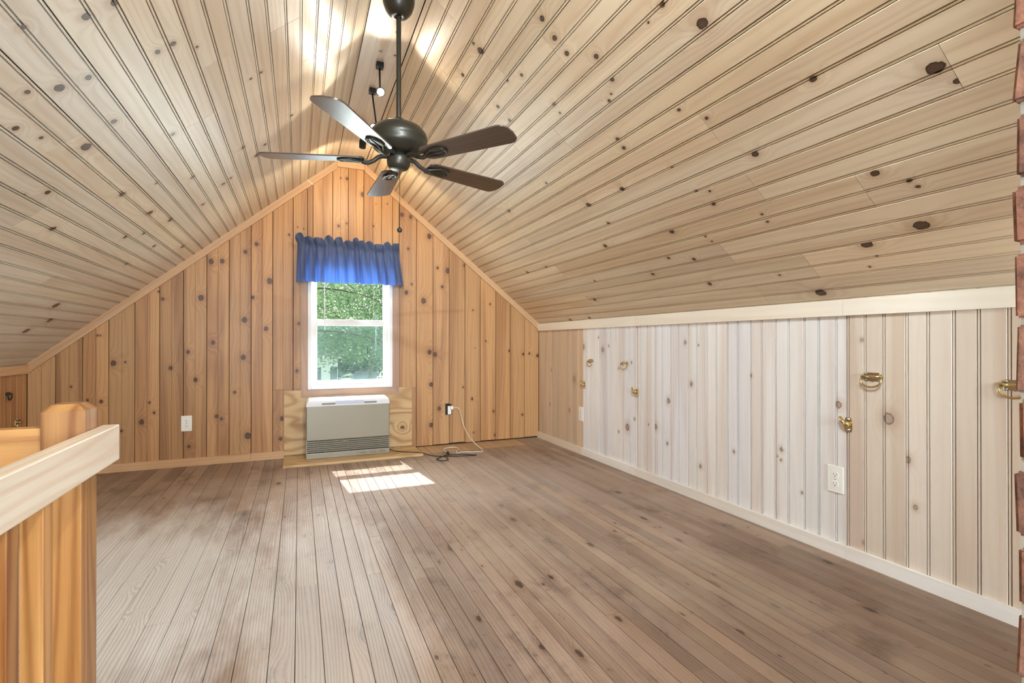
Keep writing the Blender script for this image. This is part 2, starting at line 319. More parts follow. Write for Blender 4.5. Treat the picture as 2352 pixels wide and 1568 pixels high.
# knots seen in the photograph, in surface coordinates: along the wall or down the slope, height or depth, radius
KE=[(-1.701,0.822,0.012),(-1.364,1.014,0.008),(-1.348,1.013,0.006),(-1.269,0.809,0.021),(-1.197,0.815,0.008),(-0.963,1.296,0.012),(-0.99,1.351,0.008),(-0.912,0.765,0.016),(-0.797,0.888,0.015),(-0.717,1.318,0.016),(-1.517,0.642,0.008),(-1.422,0.54,0.01),(-1.342,0.527,0.014),(-1.047,0.505,0.009),(-1.017,0.427,0.011),(-1.096,0.361,0.02),(-0.747,0.67,0.017),(-1.219,0.302,0.01),(-0.778,0.252,0.008),(-0.79,0.15,0.013),(-0.74,0.154,0.011),(-0.771,0.183,0.009),(-0.501,1.704,0.009),(-0.402,1.698,0.017),(-0.642,1.603,0.022),(-0.566,1.611,0.019),(-0.711,1.313,0.022),(-0.434,1.481,0.008),(-0.465,1.187,0.008),(-0.408,1.145,0.023),(-0.226,1.468,0.025),(-0.005,1.122,0.012),(-0.348,1.329,0.015),(-0.322,1.766,0.016),(-0.079,1.862,0.009),(-0.013,1.933,0.006),(0.033,1.923,0.006),(-0.251,1.075,0.019),(-0.629,0.961,0.018),(-0.569,0.94,0.011),(-0.417,0.842,0.021),(-0.478,0.561,0.012),(-0.605,0.375,0.014),(-0.57,0.353,0.012),(-0.462,0.228,0.011),(-0.384,0.205,0.027),(-0.017,0.723,0.015),(-0.132,0.329,0.018),(-0.142,0.162,0.017),(0.331,2.391,0.007),(0.383,2.393,0.013),(0.313,1.973,0.014),(0.38,2.002,0.009),(0.607,1.999,0.008),(0.514,2.271,0.021),(0.859,2.126,0.018),(0.94,2.113,0.016),(1.113,1.951,0.025),(0.73,2.211,0.006),(0.629,2.2,0.004),(-0.08,1.866,0.008),(0.916,1.82,0.012),(1.192,1.661,0.013),(1.29,1.64,0.026),(1.236,1.486,0.015),(1.059,1.348,0.027),(0.9,1.419,0.021),(0.95,1.498,0.01),(1.145,1.335,0.013),(1.54,1.274,0.008),(1.718,1.338,0.01),(1.455,1.7,0.013),(1.116,0.873,0.023),(1.168,0.85,0.02),(1.222,0.853,0.011),(1.131,0.571,0.022),(1.131,0.194,0.022),(1.209,0.343,0.019),(1.168,0.353,0.01),(1.533,0.419,0.013),(1.442,0.536,0.009),(1.672,0.975,0.009),(1.562,0.91,0.005),(1.921,0.88,0.012),(2.074,0.845,0.014),(2.141,0.85,0.011),(2.233,0.828,0.016),(1.753,0.289,0.012),(2.064,0.238,0.011),(1.545,0.096,0.007),(1.767,0.054,0.011),(0.915,1.035,0.008)]
KR=[(3.689,0.924,0.02),(3.848,0.637,0.021),(3.395,0.904,0.019),(3.456,1.003,0.008),(3.31,0.935,0.008),(4.282,0.696,0.012),(4.317,0.362,0.011),(3.939,0.349,0.016),(3.177,0.765,0.008),(3.177,0.282,0.009),(2.982,0.406,0.009),(3.068,0.332,0.026),(2.752,0.385,0.018),(2.623,0.576,0.018),(2.635,0.292,0.01),(2.468,0.961,0.012),(2.415,0.703,0.014),(2.828,0.389,0.007),(3.018,0.815,0.009),(2.339,0.208,0.012),(2.354,0.945,0.006),(2.085,0.349,0.009),(1.971,0.782,0.009),(1.785,0.42,0.011),(1.807,0.381,0.005),(1.787,0.366,0.007),(1.494,0.679,0.017),(1.39,0.972,0.008),(1.284,0.646,0.025),(1.213,0.491,0.014),(1.187,0.309,0.01),(1.673,0.232,0.007),(1.382,0.097,0.008)]
KCR=[(0.455,1.772,0.014),(0.539,1.788,0.014),(0.614,1.792,0.013),(0.704,1.68,0.013),(0.321,2.21,0.021),(0.277,2.211,0.009),(0.31,2.458,0.012),(0.542,2.421,0.012),(0.632,2.429,0.012),(0.726,2.073,0.01),(0.774,2.079,0.007),(0.812,1.693,0.011),(0.87,1.782,0.009),(0.854,1.748,0.006),(0.731,1.315,0.011),(0.743,1.398,0.005),(0.735,1.48,0.005),(0.859,1.24,0.021),(1.029,1.897,0.011),(1.08,1.904,0.012),(1.272,1.752,0.008),(1.26,2.113,0.016),(1.259,2.434,0.018),(1.414,2.413,0.011),(1.044,3.206,0.014),(1.021,2.598,0.009),(1.593,2.044,0.016),(1.554,2.608,0.016),(1.754,2.215,0.011),(1.799,2.058,0.012),(1.846,2.439,0.013),(1.992,2.098,0.014),(1.423,1.733,0.008),(1.516,1.702,0.011),(1.447,1.67,0.007),(1.571,3.778,0.016),(1.575,3.443,0.013),(1.676,1.878,0.007),(1.714,1.866,0.006),(2.182,3.892,0.017),(2.176,3.567,0.014),(1.985,3.254,0.015),(1.805,3.034,0.009),(0.496,2.211,0.01),(0.532,2.103,0.01),(1.063,1.527,0.009),(1.147,1.451,0.009),(1.114,0.794,0.009),(1.333,0.782,0.023),(1.394,0.756,0.01),(1.203,1.055,0.012),(1.365,1.378,0.015),(1.601,1.059,0.015),(1.667,0.984,0.009),(1.698,0.972,0.008),(1.681,1.3,0.006),(1.683,1.53,0.007),(1.861,1.028,0.025),(1.903,1.23,0.022),(2.143,1.545,0.025),(2.022,1.274,0.006),(1.049,1.236,0.005),(1.999,1.668,0.007),(1.639,1.528,0.007),(1.971,1.225,0.005)]
KCL=[(1.082,1.685,0.015),(1.043,1.708,0.011),(1.0,1.681,0.014),(0.898,1.971,0.013),(0.955,1.973,0.012),(1.206,1.625,0.008),(1.258,1.911,0.019),(1.175,1.929,0.013),(1.432,1.993,0.012),(1.407,2.104,0.009),(1.332,2.295,0.024),(1.383,2.352,0.011),(1.379,2.532,0.018),(1.2,2.23,0.014),(1.552,2.459,0.014),(1.049,2.554,0.013),(1.082,2.892,0.013),(1.076,3.115,0.014),(1.378,2.837,0.019),(1.233,2.931,0.01),(1.359,3.237,0.021),(1.311,3.526,0.021),(1.414,3.563,0.016),(1.679,2.779,0.016),(1.543,3.363,0.015),(1.469,3.477,0.012),(1.497,3.795,0.015),(1.387,4.175,0.019),(0.648,2.459,0.008),(0.595,2.453,0.008),(0.634,3.267,0.013),(0.699,3.351,0.02),(0.767,3.125,0.014),(0.444,3.087,0.011),(0.947,3.476,0.016),(0.892,3.456,0.012),(1.111,3.602,0.014),(0.826,2.052,0.007),(1.221,1.627,0.009),(1.33,1.862,0.01),(1.605,2.384,0.006),(2.109,3.748,0.027),(2.234,3.941,0.024),(2.341,3.861,0.024),(1.686,3.804,0.013)]
KF=[(-0.495,2.146,0.03),(-0.071,2.24,0.03),(0.194,1.699,0.03),(-0.074,1.605,0.03),(-0.591,2.398,0.021),(-0.559,2.629,0.021),(-0.649,2.702,0.016),(-0.351,2.091,0.017),(0.315,1.835,0.023),(0.653,2.253,0.03),(0.805,1.814,0.029),(1.275,2.031,0.025),(1.07,2.486,0.028),(0.705,1.41,0.017),(-0.568,2.187,0.017),(1.096,2.735,0.025),(0.949,1.817,0.017),(1.521,1.512,0.029),(1.349,1.227,0.017),(1.6,1.299,0.019),(1.737,2.223,0.026),(1.886,2.677,0.027),(-0.285,3.162,0.023),(-0.128,3.753,0.029),(0.026,2.686,0.018),(1.701,1.911,0.02),(1.891,1.143,0.023),(2.129,1.467,0.021),(0.128,2.321,0.018),(0.576,1.643,0.016),(1.023,1.452,0.018),(0.797,1.337,0.019)]
# ------------------------------------------------------------------ the setting
def in_board(K, u0, u1, v0, v1): return [k for k in K if u0 <= k[0] < u1 and v0 <= k[1] < v1]
def rand_knots(w, y0, y1, density=2.2, rmax=0.014):
    return [(R.uniform(0.01, w-0.01), R.uniform(y0, y1), R.uniform(0.004, rmax)) for _ in range(min(5, int((y1-y0)*density*R.random()+R.random()*0.8)))]

# floor: slab with a stair opening in the near left corner, boards laid over it
SX, SY = -0.56, 1.50
fl = B()
fl.box((XL-0.1, SY, -0.15), (XR+0.1, D+0.12, -0.012)); fl.box((SX, YN-0.1, -0.15), (XR+0.1, SY, -0.012))
floor = fl.obj('floor', 'gap', kind='structure')
x = XL
rows = []
while x < XR:
    w = R.choice((0.074, 0.080, 0.083, 0.092)) if x < 0.10 else R.choice((0.055, 0.057, 0.057, 0.060)); w = min(w, XR - x); rows.append((x, w)); x += w
NEWX0, NEWX1, NEWY = 0.985, 1.962, 4.262
for x0, w in rows:
    if w < 0.01: continue
    ya = SY if x0 + w/2 < SX else YN
    yend = NEWY + R.uniform(-0.004, 0.004) if NEWX0 <= x0 + w/2 <= NEWX1 else D
    ys = [ya]; y = ya + R.uniform(0.9, 3.2)
    while y < yend - 0.35: ys.append(y); y += R.uniform(1.2, 3.0)
    ys.append(yend)
    for a, b in zip(ys, ys[1:]):
        kn = [(k[0]-x0, k[1]-a, k[2]*0.55) for k in in_board(KF, x0, x0+w, a, b)] + [(k[0], k[1]-a, k[2]) for k in rand_knots(w, a, b, 0.7, 0.006)]
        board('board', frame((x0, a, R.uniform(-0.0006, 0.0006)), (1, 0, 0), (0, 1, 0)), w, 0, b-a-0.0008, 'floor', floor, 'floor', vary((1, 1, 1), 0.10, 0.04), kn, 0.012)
    if yend < D:
        board('board', frame((x0, yend+0.001, 0), (1, 0, 0), (0, 1, 0)), w, 0, D-yend-0.001, 'newfloor', floor, 'floor', vary((1, 1, 1), 0.05), [], 0.012)

# far gable wall
wf = B()
zb = 2.75
wf.box((XL-0.1, D+0.02, -0.15), (WX0, D+0.14, zb)); wf.box((WX1, D+0.02, -0.15), (XR+0.1, D+0.14, zb))
wf.box((WX0, D+0.02, -0.15), (WX1, D+0.14, WZ0)); wf.box((WX0, D+0.02, WZ1), (WX1, D+0.14, zb))
wall_far = wf.obj('wall_far', 'gap', kind='structure')
EX = [XL, -1.605, -1.452, -1.298, -1.139, -0.983, -0.828, -0.672, -0.517, -0.361, -0.202, -0.047, 0.107, 0.265, 0.394, 0.524, 0.677, 0.835, 0.992, 1.148, 1.305, 1.460, 1.618, 1.775, 1.930, 2.087, XR]
TONE = {0: .95, 1: .86, 2: 1.04, 3: .90, 4: 1.05, 5: .86, 6: .98, 7: 1.04, 8: .98, 9: 1.04, 10: .96, 11: .97}
PLX0, PLX1 = -0.115, 0.948
for i in range(len(EX)-1):
    x0, x1 = EX[i], EX[i+1]
    tn = TONE.get(i, R.uniform(.98, 1.10)); tint = vary((tn, tn, tn), 0.015, 0.05)
    sty = 'v' if x1 < 0.84 else 'joint'
    spans = []
    if x1 <= WX0 or x0 >= WX1: spans = [(x0, x1, None)]
    else:
        if x0 < WX0: spans.append((x0, WX0, None))
        spans.append((max(x0, WX0), min(x1, WX1), 'cut'))
        if x1 > WX1: spans.append((WX1, x1, None))
    for a, b, cut in spans:
        w = b - a
        top = (lambda xx, a=a: roof_z(a+xx) + 0.004)
        segs = [(0.004 + (R.uniform(0, 0.012) if a > 0.98 else 0), top)] if cut is None else [(0.004, WZ0), (WZ1, top)]
        if i in (10, 11) and cut is None: segs = [(0.004, 0.566), (0.568, top)]
        if 16 <= i <= 17 and cut is None and a < 0.98: segs = [(0.004, 0.548), (0.550, top)]
        for z0, z1 in segs:
            zt = z1 if not callable(z1) else 9
            kn = [(k[0]-a, k[1]-z0, k[2]) for k in in_board(KE, a, b, z0, zt)]
            f1 = (lambda xx, z1=z1, z0=z0: (z1(xx) if callable(z1) else z1) - z0)
            m = frame((a, D, z0), (1, 0, 0), (0, 0, 1))
            board('board', m, w, 0, f1, 'end', wall_far, sty if w > 0.05 else 'joint', tint, kn, 0.017)

# right knee wall with two lift-out access panels (door_1 far, door_2 near)
wr = B(); wr.box((XR+0.02, YN-0.1, -0.15), (XR+0.12, D+0.12, ZR+0.12)); wall_right = wr.obj('wall_right', 'gap', kind='structure')
def rboards(edges, parent, mat, tint0=None, proud=0.0):
    for a, b in zip(edges, edges[1:]):        # a > b, running towards the camera
        w = a - b
        kn = [(a-k[0], k[1], k[2]) for k in KR if b <= k[0] < a]
        board('board', frame((XR-proud, a, 0), (0, -1, 0), (0, 0, 1)), w, 0.004, ZR+0.01, mat, parent, 'bead' if w > 0.05 else 'joint', vary(tint0 or (1, 1, 1), 0.05, 0.04), kn)
rboards([D, 4.440, 4.282, 4.124, 3.960, 3.800, 3.702], wall_right, 'right', (0.80, 0.64, 0.46))
door_1 = empty('door_1'); door_1['kind'] = 'structure'
rboards([3.699, 3.598, 3.446, 3.292, 3.132, 2.960], door_1, 'right', None, 0.003)
rboards([2.955, 2.923, 2.765, 2.608, 2.448, 2.291, 2.136, 1.977, 1.824, 1.665, 1.510, 1.457], wall_right, 'right')
door_2 = empty('door_2'); door_2['kind'] = 'structure'
rboards([1.454, 1.382, 1.221, 1.065, 0.907, 0.751], door_2, 'right', (0.86, 0.75, 0.61), 0.003)
e = 0.748; ed = [e]
while e > YN: e -= PITCH; ed.append(max(e, YN))
rboards(ed, wall_right, 'right', (0.84, 0.73, 0.59))

# left knee wall
wl_ = B(); wl_.box((XL-0.12, YN-0.1, -0.15), (XL-0.02, D+0.12, ZL+0.12)); wall_left = wl_.obj('wall_left', 'gap', kind='structure')
e = YN
while e < D - 0.01:
    f = min(e + PITCH, D)
    board('board', frame((XL, e, 0), (0, 1, 0), (0, 0, 1)), f-e, 0.004, ZL+0.01, 'end', wall_left, 'v', vary((0.98, 0.93, 0.88)), [(R.uniform(.02, .13), R.uniform(0.1, 0.7), R.uniform(.004, .01))] if R.random() < 0.6 else [])
    e = f

# near gable wall, behind the camera, with two unseen windows added to house the fill lights
wn_ = B(); NW = ((-0.75, 0.05), (0.85, 1.65)); NZ0, NZ1 = 0.50, 1.60
for a, b in ((XL-0.1, NW[0][0]), (NW[0][1], NW[1][0]), (NW[1][1], XR+0.1)): wn_.box((a, YN-0.14, -0.15), (b, YN-0.02, zb))
for a, b in NW: wn_.box((a, YN-0.14, -0.15), (b, YN-0.02, NZ0)); wn_.box((a, YN-0.14, NZ1), (b, YN-0.02, zb))
wall_near = wn_.obj('wall_near', 'gap', kind='structure')
cuts = sorted([XL, XR] + [c for w_ in NW for c in w_]); x = XL
while x < XR - 0.01:
    b = min(x + PITCH, min(c for c in cuts if c > x + 0.005))
    hole = any(w_[0] - 0.001 <= x and b <= w_[1] + 0.001 for w_ in NW)
    top = (lambda xx, b=b: roof_z(b-xx))
    for z0, z1 in (((0.004, NZ0), (NZ1, top)) if hole else ((0.004, top),)):
        board('board', frame((b, YN, z0), (-1, 0, 0), (0, 0, 1)), b-x, 0, (lambda xx, z0=z0, z1=z1: (z1(xx) if callable(z1) else z1) - z0), 'end', wall_near, 'joint', vary((1, 1, 1)))
    x = b
for i, (a, b) in enumerate(NW):
    w_ = empty('window_%d' % (i+2)); w_['kind'] = 'structure'; q = B()
    for p in (((a-0.05, YN, NZ0-0.05), (a+0.02, YN+0.015, NZ1+0.05)), ((b-0.02, YN, NZ0-0.05), (b+0.05, YN+0.015, NZ1+0.05)), ((a+0.02, YN, NZ0-0.05), (b-0.02, YN+0.015, NZ0+0.02)), ((a+0.02, YN, NZ1-0.02), (b-0.02, YN+0.015, NZ1+0.05)), ((a+0.02, YN-0.012, 1.035), (b-0.02, YN+0.008, 1.065))): q.box(*p, 0.002)
    q.obj('window_frame', 'white', w_); q = B(); q.box((a, YN-0.010, NZ0), (b, YN-0.006, NZ1)); q.obj('pane', 'glass', w_)

# ceiling: two slopes and a flat ridge board, boards broken on the rafters
LR = math.hypot(XR-X2, ZP-ZR); LL = math.hypot(X1-XL, ZP-ZL)
SR = Vector((XR-X2, 0, ZR-ZP)).normalized(); SL = Vector((XL-X1, 0, ZL-ZP)).normalized()
NR = Vector((-SR.z, 0, SR.x)); NR = NR if NR.z > 0 else -NR
NL = Vector((-SL.z, 0, SL.x)); NL = NL if NL.z > 0 else -NL
cb = B()
def slab(p0, p1, nrm, y0, y1):
    a = [p0 + nrm*0.02, p1 + nrm*0.02, p1 + nrm*0.10, p0 + nrm*0.10]
    cb.add([(p.x, y0, p.z) for p in a] + [(p.x, y1, p.z) for p in a], [(0, 1, 2, 3), (7, 6, 5, 4), (0, 4, 5, 1), (1, 5, 6, 2), (2, 6, 7, 3), (3, 7, 4, 0)])
PR0 = Vector((X2, 0, ZP)); PL0 = Vector((X1, 0, ZP))
slab(PR0 - SR*0.03, PR0 + SR*(LR+0.12), NR, YN-0.1, D+0.12); slab(PL0 - SL*0.03, PL0 + SL*(LL+0.12), NL, YN-0.1, D+0.12)
slab(Vector((X1-0.04, 0, ZP)), Vector((X2+0.04, 0, ZP)), Vector((0, 0, 1)), YN-0.1, D+0.12)
ceiling = cb.obj('ceiling', 'gap', kind='structure')
JR = {0: 2.2, 1: 2.57, 2: 2.2, 3: 1.84, 4: 2.57, 5: 2.2, 6: 3.31, 7: 1.47, 8: 3.32, 9: 1.47, 10: 3.32, 11: 1.84, 12: 3.33, 13: 1.84}
JL = {1: 2.57, 2: 2.2, 4: 2.2, 5: 2.57, 8: 2.2, 9: 1.84, 10: 2.57, 12: 3.30, 14: 1.84}
def slope(side, first, pitch, L, K, J, tint0):
    s = first - pitch; i = -1
    while s < L - 0.004:
        a, b = max(s, 0.0), min(s + pitch, L)
        if b - a > 0.01:
            j = J.get(i, 1.47 + 0.3667*R.randint(-6, 0))
            ys = sorted({YN, round(j - 0.3667*R.choice((5, 6, 7)), 3), j, D}); ys = [y for y in ys if YN <= y <= D]
            for y0, y1 in zip(ys, ys[1:]):
                if y1 - y0 < 0.05: continue
                kn = [((b-k[0]) if side == 'R' else (k[0]-a), k[1]-y0, k[2]) for k in in_board(K, a, b, y0, y1)]
                if side == 'R': m = frame(PR0 + SR*b + Vector((0, y0, 0)), -SR, (0, 1, 0))
                else: m = frame(PL0 + SL*a + Vector((0, y0, 0)), SL, (0, 1, 0))
                board('board', m, b-a, 0, y1-y0-0.0015, 'ceil', ceiling, 'bead' if b-a > 0.05 else 'joint', vary(tint0, 0.05, 0.05), kn)
        s += pitch; i += 1
slope('R', 0.027, 0.1558, LR, KCR, JR, (1.06, 1.0, 0.90)); slope('L', 0.072, 0.1534, LL, KCL, JL, (1.02, 1.04, 1.06))
board('ridge_board', frame((X2, YN, ZP), (-1, 0, 0), (0, 1, 0)), X2-X1, 0, D-YN, 'ceil', ceiling, 'joint', (1.02, 1, 0.97), [(0.13, 4.95, .008), (0.05, 4.96, .008), (.08, 4.75, .007)])

# trims
def strip(name, mtx, w, L, mat, th=0.016, kind='structure', parent=None, tint=None, y0=0, y1=None):
    o = board(name, mtx, w, y0, y1 if y1 else L, mat, parent, 'flat', tint or vary((1, 1, 1), 0.04), [], th)
    if kind: o['kind'] = kind
    return o
# rake boards on the far wall follow the ceiling
kL = (ZL-ZP)/(X1-XL); sl = math.hypot(1, kL)
t1 = B()
def rake(name, xa, xb, tint):
    za, zb_ = roof_z(xa), roof_z(xb); d = 0.052*math.hypot(1, (zb_-za)/(xb-xa))
    b = B(); b.add([(xa, D-0.018, za-d), (xb, D-0.018, zb_-d), (xb, D-0.018, zb_), (xa, D-0.018, za), (xa, D, za-d), (xb, D, zb_-d), (xb, D, zb_), (xa, D, za)],
        [(0, 1, 2, 3), (5, 4, 7, 6), (0, 4, 5, 1), (1, 5, 6, 2), (2, 6, 7, 3), (3, 7, 4, 0)])
    # local Y along the board so that the grain follows it
    Y = Vector((xb-xa, 0, zb_-za)).normalized(); X = Y.cross(Vector((0, -1, 0))); m = frame((xa, D, za), X, Y)
    b.xform(m.inverted()); o = b.obj(name, 'trim', None, 'structure', tint); o.matrix_world = m; return o
rake('trim_1', XL, X1, (0.93, 0.90, 0.86)); rake('trim_2', X2, XR, (1, 0.97, 0.92)); rake('trim_3', X1+0.002, X2-0.002, (1.02, 1, 0.95))
sv = B(); sv.box((-0.16, -0.016, 0.003), (0.05, -0.001, 0.008)); svo = sv.obj('splinter', 'trimpale')
svo.matrix_world = Matrix.Translation((0.065, D-0.004, roof_z(0.065)-0.010)) @ Matrix.Rotation(-math.atan(kL)*0.97, 4, 'Y'); svo['kind'] = 'structure'; svo.name = 'trim_11'
trim_4 = empty('trim_4'); trim_4['kind'] = 'structure'
for a, b in ((YN, 1.46), (1.461, 2.953), (2.954, D-0.018)):
    strip('board', frame((XR-0.020, a, ZR-0.072), (0, 0, 1), (0, 1, 0)), 0.072, b-a, 'trimpale', 0.020, None, trim_4, (1.0, 0.94, 0.84))
trim_5 = strip('trim_5', frame((XL+0.018, YN, ZL), (0, 0, -1), (0, 1, 0)), 0.06, D-YN-0.018, 'trim', 0.018)
baseboard_right = empty('baseboard_right'); baseboard_right['kind'] = 'structure'
for a, b in ((YN, 1.455), (1.456, 2.955), (2.956, 3.70), (3.701, D)):
    strip('board', frame((XR-0.016-R.uniform(0, .002), a, 0), (0, 0, 1), (0, 1, 0)), 0.058, b-a, 'trimpale', 0.016, None, baseboard_right, (1, .99, .98) if a < 3.6 else (.94, .84, .72))
baseboard_far = empty('baseboard_far'); baseboard_far['kind'] = 'structure'
for a, b in ((XL, -0.362), (-0.361, -0.116)):
    strip('board', frame((b, D-0.016, 0), (0, 0, 1), (-1, 0, 0)), 0.062, b-a, 'trim', 0.016, None, baseboard_far, (1, .94, .86))
baseboard_left = strip('baseboard_left', frame((XL+0.016, SY, 0.06), (0, 0, -1), (0, 1, 0)), 0.06, D-SY, 'trim', 0.016)

# window: casing, frame, two sashes
trim_6 = empty('trim_6'); trim_6['kind'] = 'structure'
CX0, CX1, CZ0, CZ1, cw = 0.013, 0.832, 0.500, 1.80, 0.053
def mitre(a, b, inner, name='casing_board'):
    # a, b outer corners; inner corners; all (x, z)
    v = [a, b, inner[1], inner[0]]
    bb = B(); bb.add([(x, D-0.020, z) for x, z in v] + [(x, D, z) for x, z in v], [(0, 1, 2, 3), (7, 6, 5, 4), (0, 4, 5, 1), (1, 5, 6, 2), (2, 6, 7, 3), (3, 7, 4, 0)])
    Y = Vector((b[0]-a[0], 0, b[1]-a[1])).normalized(); X = Y.cross(Vector((0, -1, 0))); m = frame((a[0], D, a[1]), X, Y); bb.xform(m.inverted())
    o = bb.obj(name, 'cas', trim_6, None, vary((1, 1, 1), 0.04)); o.matrix_world = m
O = [(CX0, CZ0), (CX1, CZ0), (CX1, CZ1), (CX0, CZ1)]; I = [(WX0, WZ0), (WX1, WZ0), (WX1, WZ1), (WX0, WZ1)]
for i in range(4): mitre(O[i], O[(i+1) % 4], (I[i], I[(i+1) % 4]))
window_1 = empty('window_1', (0, 0, 0)); window_1['kind'] = 'structure'
def ring(name, x0, x1, z0, z1, w, ya, yb, mat, parent, bw=None, tw=None, bev=0.003):
    bw = bw or w; tw = tw or w; b = B()
    b.box((x0, ya, z0), (x0+w, yb, z1), bev); b.box((x1-w, ya, z0), (x1, yb, z1), bev)
    b.box((x0+w-0.001, ya, z0), (x1-w+0.001, yb, z0+bw), bev); b.box((x0+w-0.001, ya, z1-tw), (x1-w+0.001, yb, z1), bev); return b.obj(name, mat, parent)
ring('window_frame', WX0+0.001, WX1-0.001, WZ0+0.001, WZ1-0.001, 0.030, D-0.012, D+0.135, 'white', window_1, 0.026)
st = ring('stop_bead', WX0+0.030, WX1-0.030, WZ0+0.026, WZ1-0.030, 0.010, D+0.010, D+0.022, 'white', window_1)
us = ring('upper_sash', WX0+0.031, WX1-0.031, 1.118, WZ1-0.031, 0.046, D+0.062, D+0.092, 'white', window_1, 0.046, 0.05)
ls = ring('lower_sash', WX0+0.036, WX1-0.036, WZ0+0.027, 1.160, 0.042, D+0.024, D+0.056, 'white', window_1, 0.045, 0.050)
for sash, z0, z1, yy in ((us, 1.160, WZ1-0.078, D+0.077), (ls, 0.628, 1.114, D+0.040)):
    b = B(); b.box((WX0+0.074, yy-0.002, z0), (WX1-0.074, yy+0.002, z1)); b.obj('pane', 'glass', sash)
b = B(); b.box((WX0+0.03, D+0.108, WZ0+0.03), (WX1-0.03, D+0.1085, 1.14)); b.obj('insect_screen', 'screen', window_1)
ring('screen_frame', WX0+0.030, WX1-0.030, WZ0+0.026, 1.142, 0.016, D+0.104, D+0.112, 'white', window_1)
b = B(); b.box((0.395, D+0.026, 1.160), (0.445, D+0.050, 1.168), 0.003); b.lathe([(0.0001, 0.016), (0.008, 0.014), (0.010, 0)], 12, (0.42, D+0.038, 1.168)); b.obj('sash_lock', 'white', window_1)
# ------------------------------------------------------------------ ceiling fan
FX, FY = 0.416, 2.290
fan = empty('ceiling_fan', (FX, FY, ZP)); tag(fan, 'dark five-blade ceiling fan hanging from the ridge on a long rod', 'fan')
def zz(z): return z - ZP
B().lathe([(0.0001, 0), (0.068, 0), (0.072, -0.006), (0.070, -0.030), (0.060, -0.060), (0.046, -0.078), (0.034, -0.086), (0.020, -0.090), (0.012, -0.086)], 40).obj('canopy', 'bronze', fan)
B().lathe([(0.0112, -0.03), (0.0112, zz(1.952))], 20).obj('downrod', 'bronze', fan)
B().lathe([(0.011, zz(1.985)), (0.021, zz(1.980)), (0.024, zz(1.968)), (0.022, zz(1.957))], 24).obj('rod_collar', 'bronze', fan)
B().lathe([(0.0001, zz(1.960)), (0.035, zz(1.958)), (0.075, zz(1.950)), (0.106, zz(1.934)), (0.124, zz(1.912)), (0.130, zz(1.892)), (0.130, zz(1.880)), (0.122, zz(1.868)), (0.126, zz(1.862)), (0.112, zz(1.842)), (0.088, zz(1.826)), (0.058, zz(1.818)), (0.0001, zz(1.817))], 48).obj('motor_housing', 'bronze', fan)
B().lathe([(0.040, zz(1.820)), (0.040, zz(1.806)), (0.050, zz(1.804)), (0.0525, zz(1.798)), (0.0525, zz(1.782)), (0.050, zz(1.766)), (0.043, zz(1.754)), (0.038, zz(1.751))], 36).obj('switch_housing', 'bronze', fan)
B().lathe([(0.0385, zz(1.752)), (0.034, zz(1.749)), (0.0001, zz(1.748))], 32).obj('end_cap', 'bronze', fan)
# one blade pointing along +X: root at 0.155, tip at 0.585
def blade_mesh():
    r0, r1, w0, w1, c = 0.150, 0.600, 0.050, 0.065, 0.040
    ol = [(r0, -w0*0.75), (r0+0.018, -w0)]
    for k in range(7): a = -PI/2 + PI/2*k/6; ol.append((r1 - c + c*math.cos(a), -w1 + c + c*math.sin(a)))
    ol += [(r1+0.004, 0)]
    for k in range(7): a = PI/2*k/6; ol.append((r1 - c + c*math.cos(a), w1 - c + c*math.sin(a)))
    ol += [(r0+0.018, w0), (r0, w0*0.75)]
    return [(-y, x) for x, y in ol]          # length on local Y for the grain
bl = B(); bl.prism(blade_mesh(), -0.003, 0.003); blade_me = bl.mesh('blade')
ir = B()
ir.tube(spline([(0, 0.050, 0.014), (0, 0.085, 0.012), (0, 0.112, -0.006), (0, 0.140, -0.016), (0, 0.165, -0.010)], 6), [0.010]*24 + [0.008], 10)
for sx in (-1, 0, 1):
    ir.tube(spline([(0, 0.145, -0.014), (sx*0.016, 0.180, -0.010), (sx*0.026, 0.215, -0.0065), (sx*0.016, 0.250, -0.005)], 6), 0.0055, 8)
ir.tube(spline([(-0.028, 0.200, -0.006), (-0.030, 0.235, -0.006), (-0.016, 0.262, -0.006), (0, 0.268, -0.006), (0.016, 0.262, -0.006), (0.030, 0.235, -0.006), (0.028, 0.200, -0.006)], 5), 0.006, 8)
ir.prism([(-0.024, 0.19), (0.024, 0.19), (0.028, 0.235), (0.014, 0.262), (-0.014, 0.262), (-0.028, 0.235)], -0.0075, -0.0035)
iron_me = ir.mesh('blade_iron')
for i in range(5):
    th = math.radians(234.66 - 72*i)
    b = link('blade', blade_me, 'blade', fan, None, vary((1, 1, 1), 0.05))
    b.matrix_local = Matrix.Translation((0, 0, zz(1.792))) @ Matrix.Rotation(th - PI/2, 4, 'Z') @ Matrix.Rotation(math.radians(-9.5), 4, 'Y')
    link('blade_iron', iron_me, 'bronze', b)
ch = B(); ch.tube([(0.004, -0.004, zz(1.749)), (0.004, -0.004, zz(1.485))], 0.0012, 6); pc = ch.obj('pull_chain', 'bronze', fan)
B().lathe([(0.0001, 0.012), (0.006, 0.0105), (0.0105, 0.005), (0.012, 0), (0.0105, -0.006), (0.006, -0.0105), (0.0001, -0.012)], 20, (0.004, -0.004, zz(1.473))).obj('pull_knob', 'bronze', pc)

